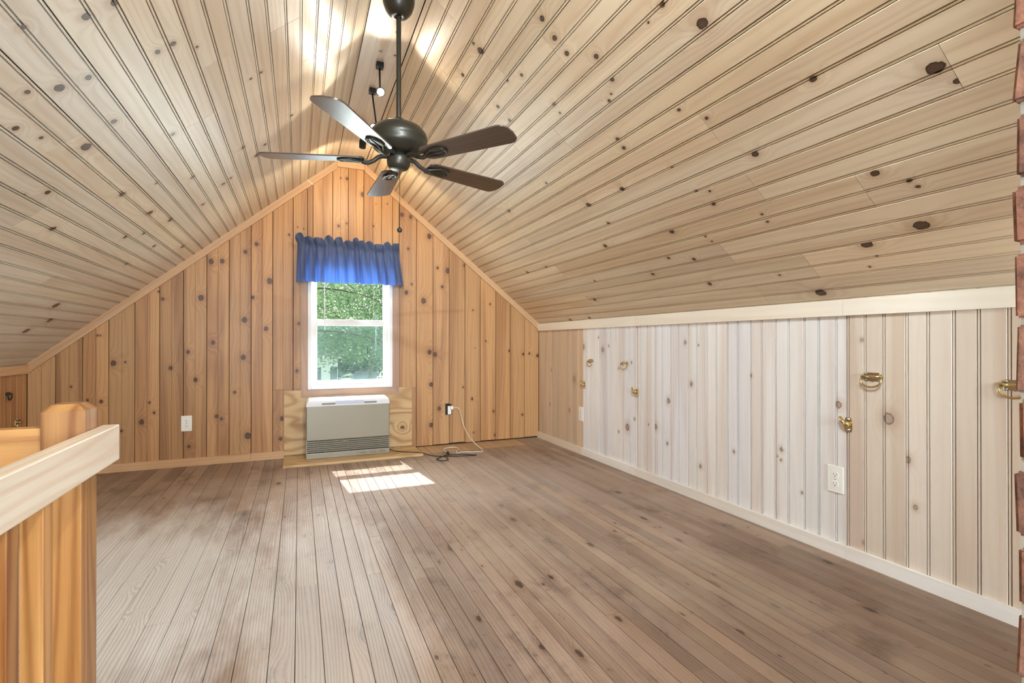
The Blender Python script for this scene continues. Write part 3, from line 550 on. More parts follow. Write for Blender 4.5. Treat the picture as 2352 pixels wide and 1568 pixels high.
# ------------------------------------------------------------------ track lights on the ridge board
def head(parent, loc, d, lit, power, color, ang, top):
    """a small cylindrical spot head hanging on a stem below the track; loc is the lamp front"""
    d = Vector(d).normalized(); loc = Vector(loc)
    b = B(); b.lathe([(0.0001, -0.075), (0.012, -0.075), (0.020, -0.066), (0.024, -0.050), (0.024, -0.002), (0.021, 0.0), (0.020, -0.010)], 20, loc, d)
    b.tube([loc - d*0.05, Vector((loc.x, loc.y + (-d*0.05).y, top))], 0.005, 8)
    h = b.obj('lamp_head', 'black', parent)
    B().lathe([(0.0001, 0.0), (0.012, -0.001), (0.019, -0.006)], 20, loc + d*(-0.003), d).obj('lamp_lens', 'bulb' if lit else 'steel', h)
    if power: light('track_spot', 'SPOT', Vector(parent.location) + loc + d*0.012, d, power, color, spot_size=math.radians(ang), spot_blend=0.22, shadow_soft_size=0.02)
WARM = (1.0, 0.90, 0.76); NEUT = (0.98, 0.97, 0.96); COOL = (0.86, 0.94, 1.0)
def spotlight(y, drop, d, lit, power, color, ang, label, tilt=0.0):
    o = empty('ceiling_spotlight', (0.416, y, ZP)); tag(o, label, 'light', 'spotlights on the ridge beyond the fan')
    b = B(); b.box((-0.020, -0.020, -0.030), (0.020, 0.020, 0), 0.003); b.obj('mount', 'black', o)
    head(o, (0.0, tilt, -drop), d, lit, power, color, ang, -0.025)
spotlight(2.87, 0.180, (-0.05, -0.88, -0.42), True, 3.6, WARM, 142, 'brightly lit black ceiling spotlight left of the fan rod', -0.036)
spotlight(3.18, 0.252, (-0.55, -0.75, -0.45), True, 3.5, WARM, 120, 'second lit ceiling spotlight, peeking out above the fan blade', -0.030)
spotlight(3.68, 0.175, (0.02, 0.62, -0.60), False, 13, (1.0, 0.83, 0.56), 150, 'black ceiling spotlight below the upper left fan blade, turned away', 0.030)
tn = empty('track_light', (0.416, 0.10, ZP)); tag(tn, 'black track light on the ridge overhead, nearer than the fan', 'light')
b = B(); b.box((-0.017, -0.34, -0.030), (0.017, 0.34, 0), 0.004); b.obj('track', 'black', tn)
head(tn, (0.02, 0.24, -0.16), (0.15, 1.0, -0.42), True, 17, NEUT, 110, -0.02)
head(tn, (0.05, 0.06, -0.16), (1.78, 2.55, -1.85), True, 84, (0.72, 0.87, 1.0), 84, -0.02)  # added head, cool fill for the right wall
head(tn, (-0.05, -0.10, -0.16), (-1.15, 2.45, -2.35), True, 14, COOL, 50, -0.02)  # added head, fill for the left part of the floor
head(tn, (-0.04, -0.26, -0.16), (-0.80, 1.40, -0.75), True, 30, COOL, 140, -0.02)  # added head, fill for the left ceiling slope

# ------------------------------------------------------------------ valance, rod, blind
def valance():
    nx, nz = 300, 26; vs = []; fs = []
    rr = random.Random(5); ph = []; u = 0.0
    while u < 1.0: ph.append(u); u += rr.uniform(0.034, 0.105)
    ph.append(1.0)
    amp = [rr.uniform(0.45, 1.3) for _ in ph]; hd = [rr.uniform(-0.004, 0.022) for _ in ph]; dr = [rr.uniform(-0.006, 0.006) for _ in ph]
    def fold(u):
        for i in range(len(ph)-1):
            if ph[i] <= u <= ph[i+1]:
                t = (u-ph[i])/(ph[i+1]-ph[i]); return i, t, math.sin(PI*t)
        return len(ph)-2, 1.0, 0.0
    prof = [(0.0, 0.044), (0.07, 0.038), (0.13, 0.021), (0.17, 0.007), (0.24, 0.007), (0.30, 0.016), (0.45, 0.026), (0.7, 0.034), (1.0, 0.040)]
    def am(v):
        for (a, x), (b, y) in zip(prof, prof[1:]):
            if a <= v <= b: return x + (y-x)*(v-a)/(b-a)
        return prof[-1][1]
    for j in range(nz+1):
        v = j/nz
        for i in range(nx+1):
            u = i/nx; k, t, s = fold(u)
            lo, hi = -0.012 - 0.014*v, 0.822 + 0.040*v
            if v < 0.12: lo -= 0.02*(0.12-v)/0.12
            A = am(v)*amp[k]
            x = lo + (hi-lo)*(u + 0.006*v*math.sin(9*u+k)); 
            sharp = s**1.1
            fine = 0.0048*math.sin(u*150 + 2.1*k)*(1 if 0.1 < v < 0.32 else max(0, 1-(v-0.32)*5))
            pinch = math.exp(-((v-0.205)/0.030)**2)
            y = D - 0.080 - A*(sharp*1.6-0.6 + 0.35*math.sin(4*PI*t+k)*max(0, v-0.3)) - fine + 0.012*pinch
            x -= A*0.30*math.sin(2*PI*t)*(1.0 if v < 0.2 else 0.5)
            edge = min(u, 1-u)
            if edge < 0.03: y += (0.03-edge)/0.03*0.050*(0.4 + 0.6*min(1, v*3))
            z = 1.842 - 0.372*v + (hd[k]*s*1.5 - 0.014*(1-s))*(1 if v < 0.2 else max(0, 1-(v-0.2)*6)) - 0.030*u*(1-v) + dr[k]*v*s
            vs.append((x, y, z))
    for j in range(nz):
        for i in range(nx): a = j*(nx+1)+i; fs.append((a, a+1, a+nx+2, a+nx+1))
    o = link('valance', mesh('valance', vs, fs, True), 'cloth')
    return o
tag(valance(), 'gathered blue cloth valance with ruffled top over the window', 'curtain')
rod = empty('curtain_rod', (0.405, D-0.058, 1.762)); tag(rod, 'thin white rod threaded through the blue valance, ends at the wall', 'curtain rod')
b = B(); b.tube([(-0.408, 0.056, -0.002), (-0.408, 0.012, 0), (-0.398, 0, 0), (0.402, 0, 0), (0.412, 0.012, 0), (0.412, 0.056, -0.002)], 0.0055, 8); b.obj('rod', 'white', rod)
for sx in (-0.405, 0.409):
    b = B(); b.box((sx-0.010, 0.038, -0.022), (sx+0.010, 0.0575, 0.018), 0.002); b.obj('bracket', 'steel', rod)
bl_ = empty('mini_blind', (0.42, D-0.004, 1.70)); tag(bl_, 'raised white mini blind behind the valance with hanging wand', 'blind')
b = B(); b.box((-0.32, -0.026, 0.0), (0.32, 0.0, 0.026), 0.002); b.obj('headrail', 'white', bl_)
b = B()
for k in range(12): b.box((-0.315, -0.025, -0.002-0.010*k-0.0012), (0.315, -0.001, -0.002-0.010*k))
o = b.obj('slat_stack', 'white', bl_); o['kind'] = 'stuff'
b = B(); b.box((-0.317, -0.026, -0.140), (0.317, 0.0, -0.126), 0.002); b.obj('bottom_rail', 'white', bl_)
b = B(); b.tube([(-0.226, -0.030, 0.01), (-0.222, -0.030, -0.30), (-0.219, -0.030, -0.632)], 0.0030, 8); b.obj('wand', 'white', bl_)
b = B(); b.tube([(0.185, -0.030, 0.0), (0.187, -0.030, -0.50)], 0.0011, 6); b.tube(spline([(0.187, -0.030, -0.50), (0.150, -0.024, -0.565), (0.090, -0.020, -0.540), (0.060, -0.020, -0.560), (0.055, -0.020, -0.60)], 5), 0.0011, 6); b.obj('cord', 'white', bl_)

stk = empty('sticker', (0.660, D+0.0365, 0.645)); tag(stk, 'round white sticker in the lower right corner of the window', 'sticker')
B().lathe([(0.0001, 0.0012), (0.018, 0.0012), (0.0185, 0)], 24, (0, 0, 0), (0, -1, 0)).obj('disc', 'white', stk)
b = B()
for (ax, az, r) in ((-0.005, 0.005, 0.0038), (-0.001, 0.001, 0.0036), (0.003, -0.004, 0.0030)): b.lathe([(0.0001, 0.0017), (r, 0.0016), (r, 0.001)], 8, (ax, 0, az), (0.1, -1, 0))
o = b.obj('printed_marks', 'slot', stk); o['kind'] = 'stuff'
clp = empty('window_tag', (0.561, D+0.0365, 0.896)); tag(clp, 'tiny black upright tag on the right of the lower window pane', 'tag')
b = B(); b.box((-0.004, -0.003, -0.034), (0.004, 0, -0.004), 0.001); b.box((-0.003, -0.003, 0.002), (0.003, 0, 0.030), 0.001); b.box((-0.0012, -0.0025, -0.006), (0.0012, 0, 0.004)); b.obj('tag_body', 'black', clp)

# ------------------------------------------------------------------ plywood, heater, cords
pp = board('plywood_sheet', frame((PLX0, D-0.014, 0.022), (1, 0, 0), (0, 0, 1)), PLX1-PLX0, 0, 0.535, 'ply', None, 'flat', (1, .97, .92), [(0.93, 0.12, .010)], 0.012)
m = frame((PLX1, D-0.014, 0.022), (0, 0, 1), (-1, 0, 0)); pp.data.transform(m.inverted() @ pp.matrix_world); pp.matrix_world = m
pp['k1'] = [0.17, 0.085, 0.016]; tag(pp, 'wavy grained plywood sheet fixed to the wall behind the heater', 'panel')
sh = board('plywood_shelf', frame((PLX1+0.02, 4.178, 0.0005), (0, 1, 0), (-1, 0, 0)), D-0.028-4.178, 0, PLX1+0.02-PLX0, 'ply', None, 'flat', (1.02, 1, 0.98), [], 0.0)
sb = B(); sb.box((0, 0, 0), (D-0.028-4.178, PLX1+0.02-PLX0, 0.019), 0.001); sh.data = sb.mesh('plywood_shelf'); sh.data.materials.append(M['ply'])
tag(sh, 'low plywood shelf on the floor under the heater', 'shelf')
HX, HY, HZ = 0.051, 4.322, 0.0205
ht = empty('wall_heater', (HX, HY, HZ)); tag(ht, 'taupe gas wall heater with white top standing below the window', 'heater')
hw, hh, hd_ = 0.660, 0.475, 0.205
def rbox(a, b, bev): q = B(); q.box(a, b, bev); return q
bd = rbox((0, 0.004, 0.150), (hw, hd_, hh-0.040), 0.006); bd.obj('cabinet', 'taupe', ht)
fp = rbox((0.004, 0, 0.1485), (hw-0.004, 0.012, hh-0.052), 0.003); fp.obj('front_panel', 'taupe', ht)
tp = B(); n = 10; sec = [(0.004, hh-0.052), (0.003, hh-0.024), (0.010, hh-0.008), (0.026, hh), (hd_-0.012, hh+0.006), (hd_, hh-0.004), (hd_, hh-0.052)]
bmv = []; xs = [0.001, 0.006, 0.020, hw-0.020, hw-0.006, hw-0.001]; dz = [-0.026, -0.010, 0, 0, -0.010, -0.026]
for xx, dd in zip(xs, dz):
    for (yy, z_) in sec: bmv.append((xx, yy, z_ + (dd*(z_-(hh-0.052))/0.052)))
k = len(sec); fsx = [(i*k+j, (i+1)*k+j, (i+1)*k+(j+1) % k, i*k+(j+1) % k) for i in range(len(xs)-1) for j in range(k)] + [tuple(range(k)), tuple(range(len(xs)*k-1, (len(xs)-1)*k-1, -1))]
tp.add(bmv, fsx); tp.obj('top_cover', 'hwhite', ht)
rbox((0.225, -0.006, hh-0.034), (0.448, 0.016, hh-0.008), 0.002).obj('control_panel', 'pale', ht)
for a, c in ((0.118, 0.222), (0.451, 0.552)): rbox((a, 0.0, hh-0.040), (c, 0.010, hh-0.026), 0.001).obj('vent_slot', 'hgrey', ht)
rbox((0.16, hd_-0.03, hh-0.002), (0.33, hd_+0.012, hh+0.012), 0.004).obj('rear_vent', 'hgrey', ht)
rbox((0.006, 0.022, 0.044), (hw-0.006, hd_, 0.152), 0.001).obj('grille_recess', 'hdark', ht)
for sx in (0, hw-0.006): rbox((sx, 0.003, 0.044), (sx+0.006, hd_, 0.152), 0.001).obj('side_cheek', 'taupe', ht)
for i in range(6):
    z0 = 0.055 + 0.0155*i; lv = B()
    lv.add([(0.005, 0.003, z0), (hw-0.005, 0.003, z0), (hw-0.005, 0.014, z0+0.007), (0.005, 0.014, z0+0.007), (0.005, 0.003, z0+0.004), (hw-0.005, 0.003, z0+0.004), (hw-0.005, 0.014, z0+0.011), (0.005, 0.014, z0+0.011)],
        [(0, 3, 2, 1), (4, 5, 6, 7), (0, 1, 5, 4), (1, 2, 6, 5), (2, 3, 7, 6), (3, 0, 4, 7)])
    lv.obj('louver', 'taupe', ht)
for sx in (0.06, 0.085, 0.150, 0.215, 0.232, 0.318): rbox((sx, 0.015, 0.048), (sx+0.005, 0.021, 0.150), 0.0005).obj('grille_post', 'hgrey', ht)
for sx, w_ in ((0.285, 0.018), (0.312, 0.010)): rbox((sx, 0.016, 0.120), (sx+w_, 0.0215, 0.142), 0.001).obj('white_tab', 'hwhite', ht)
rbox((0, 0.001, 0.0), (hw, hd_, 0.046), 0.004).obj('base_panel', 'taupe', ht)
def marks(x0, w_, z0, parent):
    q = B(); rr = random.Random(int(x0*1000))
    q.box((x0+w_*0.3, 0.0004, z0+0.018), (x0+w_*0.7, 0.0012, z0+0.0195))
    for row in range(3):
        xx = x0
        while xx < x0 + w_:
            a = rr.uniform(0.002, 0.005); hgt = rr.uniform(0.0015, 0.0035)
            q.box((xx, 0.0004, z0 + row*0.005), (xx+a, 0.0012, z0 + row*0.005 + hgt)); xx += a + rr.uniform(0.001, 0.003)
    o = q.obj('lettering', 'ink', parent); o['kind'] = 'stuff'
marks(0.415, 0.056, 0.014, ht); marks(0.494, 0.052, 0.014, ht); marks(0.566, 0.056, 0.015, ht)

pcb = B(); pcb.tube(spline([(0.715, 4.36, 0.045), (0.78, 4.34, 0.024), (0.95, 4.22, 0.022), (1.04, 4.13, 0.006), (1.18, 4.055, 0.006), (1.32, 3.99, 0.012), (1.385, 4.015, 0.006), (1.30, 4.08, 0.006), (1.16, 4.10, 0.010), (1.09, 4.06, 0.006), (1.035, 3.99, 0.006), (1.07, 3.93, 0.006), (1.12, 3.95, 0.006), (1.13, 4.05, 0.012), (1.17, 4.145, 0.009)], 8), 0.0036, 8)
tag(pcb.obj('heater_power_cord', 'cordb'), 'thin black power cord looping from heater onto the floor', 'cord')
ext = empty('extension_cord', (1.315, D-0.03, 0.33)); tag(ext, 'cream extension cord plugged in the black wall box, lying on floor', 'cord')
def loc(p): return (p[0]-1.315, p[1]-(D-0.03), p[2]-0.33)
b = B(); b.tube(spline([loc(p) for p in [(1.318, 4.530, 0.350), (1.375, 4.50, 0.345), (1.405, 4.52, 0.28), (1.42, 4.50, 0.20), (1.44, 4.42, 0.11), (1.475, 4.30, 0.04), (1.50, 4.22, 0.012), (1.475, 4.12, 0.007), (1.40, 4.14, 0.007), (1.30, 4.155, 0.010), (1.255, 4.15, 0.007), (1.275, 4.22, 0.007), (1.325, 4.33, 0.007), (1.28, 4.40, 0.007), (1.20, 4.36, 0.007), (1.175, 4.25, 0.010), (1.175, 4.17, 0.010)]], 8), 0.0042, 8); b.obj('cable', 'cordw', ext)
b = B(); b.box(loc((1.305, 4.518, 0.335)), loc((1.332, 4.560, 0.365)), 0.004); b.obj('plug', 'ivory', ext)
b = B(); b.lathe([(0.0001, -0.022), (0.010, -0.020), (0.012, 0.005), (0.007, 0.020), (0.0001, 0.022)], 12, loc((1.175, 4.158, 0.014)), (0, 1, 0.1)); b.obj('socket_end', 'cordb', ext)
bx = empty('outlet_box', (1.297, D, 0.333)); tag(bx, 'black outlet box without cover set in the far wall', 'outlet')
b = B(); b.box((-0.031, -0.006, -0.052), (0.031, -0.0005, 0.046), 0.001); b.box((-0.031, -0.006, 0.040), (0.012, -0.0005, 0.054), 0.001); b.obj('box', 'slot', bx)
b = B(); b.box((-0.010, -0.016, -0.048), (0.024, -0.0055, 0.030), 0.003); b.obj('receptacle', 'ivory', bx, None, (.8, .75, .62))
def outlet(name, mtx, label, sc=1.0):
    o = empty(name); o.matrix_world = mtx; tag(o, label, 'outlet', 'white duplex outlets on the walls')
    b = B(); b.box((-0.0365, -0.0605, 0), (0.0365, 0.0605, 0.006), 0.0022); b.obj('faceplate', 'ivory', o)
    for sy in (-0.0205, 0.0205):
        b = B(); pts = [(0.0165*math.cos(a)*1.0, max(-0.0135, min(0.0135, 0.0175*math.sin(a))) + sy) for a in [2*PI*k/20 for k in range(20)]]
        b.prism(pts, 0.0055, 0.0078); r = b.obj('receptacle', 'ivory', o)
        b = B(); b.box((-0.0075, sy-0.001, 0.0075), (-0.0055, sy+0.007, 0.0081)); b.box((0.0055, sy, 0.0075), (0.0075, sy+0.006, 0.0081)); b.lathe([(0.0001, 0.0082), (0.0024, 0.0082), (0.0024, 0.007)], 10, (0, sy-0.0065, 0)); q = b.obj('slots', 'slot', r); q['kind'] = 'stuff'
    B().lathe([(0.0001, 0.0075), (0.003, 0.007), (0.0034, 0.006)], 10).obj('screw', 'steel', o)
outlet('wall_outlet', frame((-0.806, D, 0.332), (1, 0, 0), (0, 0, 1)), 'white duplex outlet on the far wall left of the heater')
outlet('wall_outlet', frame((XR, 3.729, 0.344), (0, -1, 0), (0, 0, 1)), 'white duplex outlet on the right wall near the far corner')
outlet('wall_outlet', frame((XR, 1.506, 0.340), (0, -1, 0), (0, 0, 1)), 'white duplex outlet on the right wall, nearest the camera')
wt = rbox((-0.010, -0.010, 0), (0.010, 0.010, 0.002), 0.0005).obj('paper_square', 'white'); wt.matrix_world = frame((XR, 1.767, 0.434), (0, -1, 0), (0, 0, 1)); tag(wt, 'small white square of paper stuck on the right wall', 'paper')

# ------------------------------------------------------------------ brass handles and latches of the access panels
def handle(parent, mtx, s=1.0, dark=False):
    mt = 'bronze' if dark else 'brass'; pm = mt if dark else 'steel'
    h = B(); h.prism([(-0.036*s, -0.012), (-0.030*s, -0.022), (-0.012*s, -0.018), (0, -0.022), (0.012*s, -0.018), (0.030*s, -0.022), (0.036*s, -0.012), (0.036*s, 0.010), (0.028*s, 0.017), (-0.028*s, 0.017), (-0.036*s, 0.010)], 0, 0.0022)
    o = h.obj('handle', pm, parent); o.matrix_world = mtx
    b = B(); b.tube([(-0.041*s, 0, 0.0075), (0.041*s, 0, 0.0075)], 0.0062, 10)
    pts = [(-0.040*s, 0, 0.009), (-0.040*s, -0.018, 0.016)] + [(-0.040*s*math.cos(a), -0.018-0.026*math.sin(a)*s, 0.016+0.004*math.sin(a)) for a in [PI*k/10 for k in range(1, 10)]] + [(0.040*s, -0.018, 0.016), (0.040*s, 0, 0.009)]
    b.tube(pts, 0.0042, 8); b.obj('bail', mt, o)
    for sx in (-0.027*s, 0.027*s):
        for sy in (-0.0155, 0.0115): B().lathe([(0.0001, 0.0050), (0.0035, 0.0042), (0.0052, 0.0022)], 10, (sx, sy, 0)).obj('screw', 'steel', o)
for y in (3.571, 3.094): handle(door_1, frame((XR-0.003, y, 0.806), (0, -1, 0), (0, 0, 1)))
for y in (1.345, 0.885): handle(door_2, frame((XR-0.003, y, 0.816), (0, -1, 0), (0, 0, 1)))
def latch(mtx, label, group='brass turn latches'):
    o = empty('turn_latch'); o.matrix_world = mtx @ Matrix.Scale(1.25, 4); tag(o, label, 'latch', group)
    b = B(); b.prism([(-0.011, -0.026), (0.011, -0.026), (0.014, -0.015), (0.012, 0.015), (0.009, 0.024), (-0.009, 0.024), (-0.012, 0.015), (-0.014, -0.015)], 0, 0.003); b.obj('base_plate', 'brass', o)
    b = B(); b.lathe([(0.0001, 0.026), (0.006, 0.0255), (0.010, 0.022), (0.0115, 0.014), (0.010, 0.003)], 16, (0.002, 0.002, 0)); b.obj('boss', 'brass', o)
    b = B(); b.tube(spline([(0.002, 0.002, 0.018), (-0.008, 0.010, 0.021), (-0.016, 0.019, 0.019), (-0.021, 0.022, 0.015)], 5), [0.0065]*8+[0.006]*6+[0.0065]*2, 10); b.obj('lever', 'brass', o)
    for sx, sy in ((0.001, -0.019), (0.001, 0.019)):
        b = B(); b.lathe([(0.0001, 0.010), (0.0055, 0.008), (0.0065, 0.003)], 10, (sx, sy, 0)); b.obj('screw', 'steel', o)
latch(frame((XR-0.002, 3.675, 0.602), (0, -1, 0), (0, 0, 1)), 'brass turn latch above the small outlet, deepest on right wall')
latch(frame((XR-0.003, 2.960, 0.603), (0, -1, 0), (0, 0, 1)), 'brass turn latch on the dark seam of the right wall')
latch(frame((XR-0.002, 1.447, 0.598), (0, -1, 0), (0, 0, 1)), 'large brass turn latch above the nearest outlet on right wall')
latch(frame((XL, 4.426, 0.419), (0, 1, 0), (0, 0, 1)), 'brass turn latch low on the left wall behind the post')
lh = empty('pull_handle'); lh.matrix_world = frame((XL, 4.315, 0.623), (0, 1, 0), (0, 0, 1)); tag(lh, 'small dark bail handle on the left wall behind the railing', 'handle')
b = B(); b.prism([(-0.024, -0.010), (0.024, -0.010), (0.028, 0.004), (0.020, 0.012), (-0.020, 0.012), (-0.028, 0.004)], 0, 0.003); b.tube([(-0.030, 0, 0.008), (0.030, 0, 0.008)], 0.006, 8); b.obj('plate', 'bronze', lh)
b = B(); b.tube([(0.026*math.cos(a), -0.004 + 0.036*math.sin(a), 0.012) for a in [PI + PI*k/12 for k in range(13)]], 0.0045, 8); b.obj('bail', 'bronze', lh)

# ------------------------------------------------------------------ stair railing in the near left corner
rl = empty('stair_railing', (-0.437, SY, 0)); tag(rl, 'pine stair railing with chamfered newel post in the left corner', 'railing')
RZ0, RZ1 = 0.652, 0.745
def rail_board(name, a, b, along, bev, tint, kn=(), mat='honey'):
    """box whose local Y runs along the grain"""
    a = Vector(a); b = Vector(b); q = B(); q.box(a, b, bev)
    X, Y = {'x': ((0, 1, 0), (1, 0, 0)), 'y': ((1, 0, 0), (0, 1, 0)), 'z': ((0, 1, 0), (0, 0, 1))}[along]
    m = frame(a, X, Y); q.xform(m.inverted()); o = q.obj(name, mat, rl, None, tint)
    o.matrix_local = Matrix.Translation(-Vector(rl.location)) @ m
    for i, k in enumerate(kn): o['k%d' % (i+1)] = list(k)
    return o
r1 = rail_board('handrail', (-0.475, -0.60, RZ0), (-0.437, 1.622, RZ1), 'y', 0.003, (1.03, 1.02, 1.02), mat='rail')
for y_, z_ in ((1.590, 0.722), (1.562, 0.700), (1.538, 0.694), (1.590, 0.676)):
    q = B(); q.lathe([(0.0001, 0.001), (0.0035, 0.001), (0.0040, 0.0)], 10, (0, 0, 0), (1, 0, 0)); o = q.obj('nail_head', 'trim', r1, None, (.45, .3, .22)); o.matrix_local = r1.matrix_local.inverted() @ Matrix.Translation(Vector((-0.437, y_, z_)) - Vector(rl.location))
rail_board('handrail', (XL+0.01, 1.531, RZ0+0.010), (-0.560, 1.569, RZ1+0.012), 'x', 0.003, (0.86, 0.78, 0.66))
pq = B(); px0, px1, py0, py1, pz = -0.5600, -0.4752, 1.514, 1.586, 0.812; c = 0.017
pq.add([(px0, py0, 0), (px1, py0, 0), (px1, py1, 0), (px0, py1, 0), (px0, py0, pz-c), (px1, py0, pz-c), (px1, py1, pz-c), (px0, py1, pz-c), (px0+c, py0+c*.6, pz), (px1-c, py0+c*.6, pz), (px1-c, py1-c*.6, pz), (px0+c, py1-c*.6, pz)],
    [(3, 2, 1, 0), (0, 1, 5, 4), (1, 2, 6, 5), (2, 3, 7, 6), (3, 0, 4, 7), (4, 5, 9, 8), (5, 6, 10, 9), (6, 7, 11, 10), (7, 4, 8, 11), (8, 9, 10, 11)])
m = frame((px0, py0, 0), (1, 0, 0), (0, 0, 1)); pq.xform(m.inverted()); o = pq.obj('newel_post', 'honey', rl, None, (0.66, 0.58, 0.47)); o.matrix_local = Matrix.Translation(-Vector(rl.location)) @ m
rail_board('end_stud', (-0.556, 1.476, 0.0), (-0.471, 1.5135, RZ0), 'z', 0.002, (0.74, 0.62, 0.48))
y = 1.205
while y > -0.5:
    rail_board('baluster', (-0.476, y, 0.0), (-0.4405, y+0.040, RZ0), 'z', 0.002, vary((0.86, 0.78, 0.66), 0.08)); y -= 0.128
x = -0.69
while x > XL + 0.08:
    rail_board('baluster', (x-0.036, 1.534, 0.0), (x, 1.566, RZ0+0.010), 'z', 0.002, vary((0.86, 0.78, 0.66), 0.08)); x -= 0.128
# stairwell shaft below the railing
sw = B(); sw.box((XL-0.1, SY, -2.4), (SX, SY+0.05, -0.15)); sw.box((SX, YN, -2.4), (SX+0.05, SY+0.05, -0.15)); sw.box((XL-0.12, YN, -2.4), (XL-0.02, SY, -0.15)); sw.box((XL-0.1, YN, -2.45), (SX+0.05, SY+0.05, -2.4)); sw.box((XL-0.1, YN-0.1, -2.4), (SX+0.05, YN, -0.15))
sw.obj('trim_7', 'trim', kind='structure')
strs = empty('staircase', ((XL+SX)/2, 1.5, 0)); tag(strs, 'wooden stairs descending inside the railed opening', 'stairs')
for k in range(9):
    b = B(); b.box((-0.58, -0.30-0.25*k, -0.24-0.20*k), (0.58, -0.02-0.25*k, -0.21-0.20*k), 0.003); b.obj('tread', 'trim', strs)

# ------------------------------------------------------------------ chimney close at the right edge
chm = empty('brick_chimney', (0.658, 0.26, 0)); tag(chm, 'rough old brick chimney at the right edge, close to the camera', 'chimney')
b = B(); q0 = roof_z(0.658 + 0.003) - 0.003; q1 = roof_z(0.658 + 0.56) - 0.003
b.add([(0.003, -0.5, 0), (0.56, -0.5, 0), (0.56, -0.003, 0), (0.003, -0.003, 0), (0.003, -0.5, q0), (0.56, -0.5, q1), (0.56, -0.003, q1), (0.003, -0.003, q0)], [(3, 2, 1, 0), (4, 5, 6, 7), (0, 1, 5, 4), (1, 2, 6, 5), (2, 3, 7, 6), (3, 0, 4, 7)]); core = b.obj('mortar_core', 'mortar', chm)
def brick(x0, x1, y0, y1, z0, z1):
    j = lambda s: R.uniform(-s, s); dx = R.uniform(-0.0005, 0.004)
    v = [(x0 - dx + j(.0018), y0 + j(.002), z0 + j(.002)), (x1 + j(.002), y0 + j(.002), z0 + j(.002)), (x1 + j(.002), y1 + j(.003), z0 + j(.002)), (x0 - dx + j(.0018), y1 + j(.003), z0 + j(.002)),
         (x0 - dx + j(.0018), y0 + j(.002), z1 + j(.002)), (x1 + j(.002), y0 + j(.002), z1 + j(.002)), (x1 + j(.002), y1 + j(.003), z1 + j(.002)), (x0 - dx + j(.0018), y1 + j(.003), z1 + j(.002))]
    q = bmesh.new(); vs = [q.verts.new(p) for p in v]
    for f in ((0, 3, 2, 1), (4, 5, 6, 7), (0, 1, 5, 4), (1, 2, 6, 5), (2, 3, 7, 6), (3, 0, 4, 7)): q.faces.new([vs[i] for i in f])
    bmesh.ops.bevel(q, geom=list(q.edges), offset=R.uniform(0.002, 0.0045), segments=2, affect='EDGES')
    me = bpy.data.meshes.new('brick'); q.to_mesh(me); q.free()
    t = R.choice(((1, 1, 1), (.8, .76, .78), (1.12, 1.02, .95), (.9, .8, .76), (1.0, .9, .86)))
    link('brick', me, 'brick', chm, None, t)
z = 0.0; k = 0
while z < 2.36:
    h = R.uniform(0.058, 0.064); z1 = min(z + h, 2.352)
    if k % 2 == 0: L = [(-0.200, 0.0), (-0.408, -0.210), (-0.52, -0.418)]; F = [(0.100, 0.30), (0.31, 0.51)]; cw_ = 0.095
    else: L = [(-0.095, 0.0), (-0.303, -0.105), (-0.511, -0.313)]; F = [(0.21, 0.41), (0.42, 0.56)]; cw_ = 0.20
    if z1 - z < 0.02: break
    for i, (a, c) in enumerate(L): brick(0, (cw_ if z1 < 2.25 else 0.095) if i == 0 else 0.095, a, c, z, z1)
    for a, c in F:
        if z1 < roof_z(0.658 + c) - 0.01: brick(a, c, -0.095, 0.0, z, z1)
    for a, c in ((0.105, 0.30), (0.31, 0.515)) if k % 2 else ((0.105, 0.20), (0.21, 0.41), (0.42, 0.56)):
        if z1 < roof_z(0.658 + c) - 0.01: brick(a, c, -0.515, -0.42, z, z1)
    z = z1 + R.uniform(0.007, 0.011); k += 1
# ------------------------------------------------------------------ outside the window
gr = B(); gr.box((-60, D+0.3, -3.2), (70, 150, -3.0)); gr.obj('ground', 'grass', kind='structure')
def tree(name, base, h, crown, n, leaf, mat, label, seed, branches=9, droop=0.0, low=0.25, lr=0.045, base_z=0.4):
    r = random.Random(seed); t = empty(name, base); tag(t, label, 'tree')
    b = B(); b.tube([(0, 0, 0), (0.04, 0.02, h*0.4), (0, 0, h*0.95)], [0.16, 0.11, 0.03], 10); b.obj('trunk', 'bark', t)
    ends = []
    for k in range(branches):
        z = h*(low + (0.92-low)*k/branches); a = r.uniform(0, 2*PI); L = crown*(1.05 - 0.45*k/branches)*r.uniform(.8, 1.1)
        p = [(0, 0, z), (L*.35*math.cos(a), L*.35*math.sin(a), z+0.22*L*(1-droop)), (L*.7*math.cos(a+.15), L*.7*math.sin(a+.15), z+0.28*L*(1-droop*1.6)), (L*math.cos(a+.25), L*math.sin(a+.25), z+0.2*L*(1-droop*3))]
        s = spline(p, 5); q = B(); q.tube(s, [0.022*(1-i/len(s))+0.005 for i in range(len(s))], 6); q.obj('branch', 'bark', t); ends.append(s)
    vs = []; fs = []
    for i in range(n):
        s = r.choice(ends); c = Vector(s[min(len(s)-1, int(len(s)*(r.random()**0.6)))]) + Vector((r.gauss(0, .34), r.gauss(0, .34), r.gauss(-0.05, .24)))*crown*0.42
        if c.z + base[2] < base_z + r.gauss(0, 0.07): continue          # crowns start above head height
        d = Vector((r.gauss(0, 1), r.gauss(0, 1), r.gauss(-0.4, .6))).normalized(); w = d.orthogonal().normalized(); w.rotate(Matrix.Rotation(r.uniform(0, PI), 3, d)); l = leaf*r.uniform(.6, 1.3)
        k = len(vs); vs += [c - d*l*.5, c + w*l*lr*5, c + d*l*.5, c - w*l*lr*5]; fs.append((k, k+1, k+2, k+3))
    o = link('foliage', mesh('foliage', vs, fs), mat, t); o['kind'] = 'stuff'
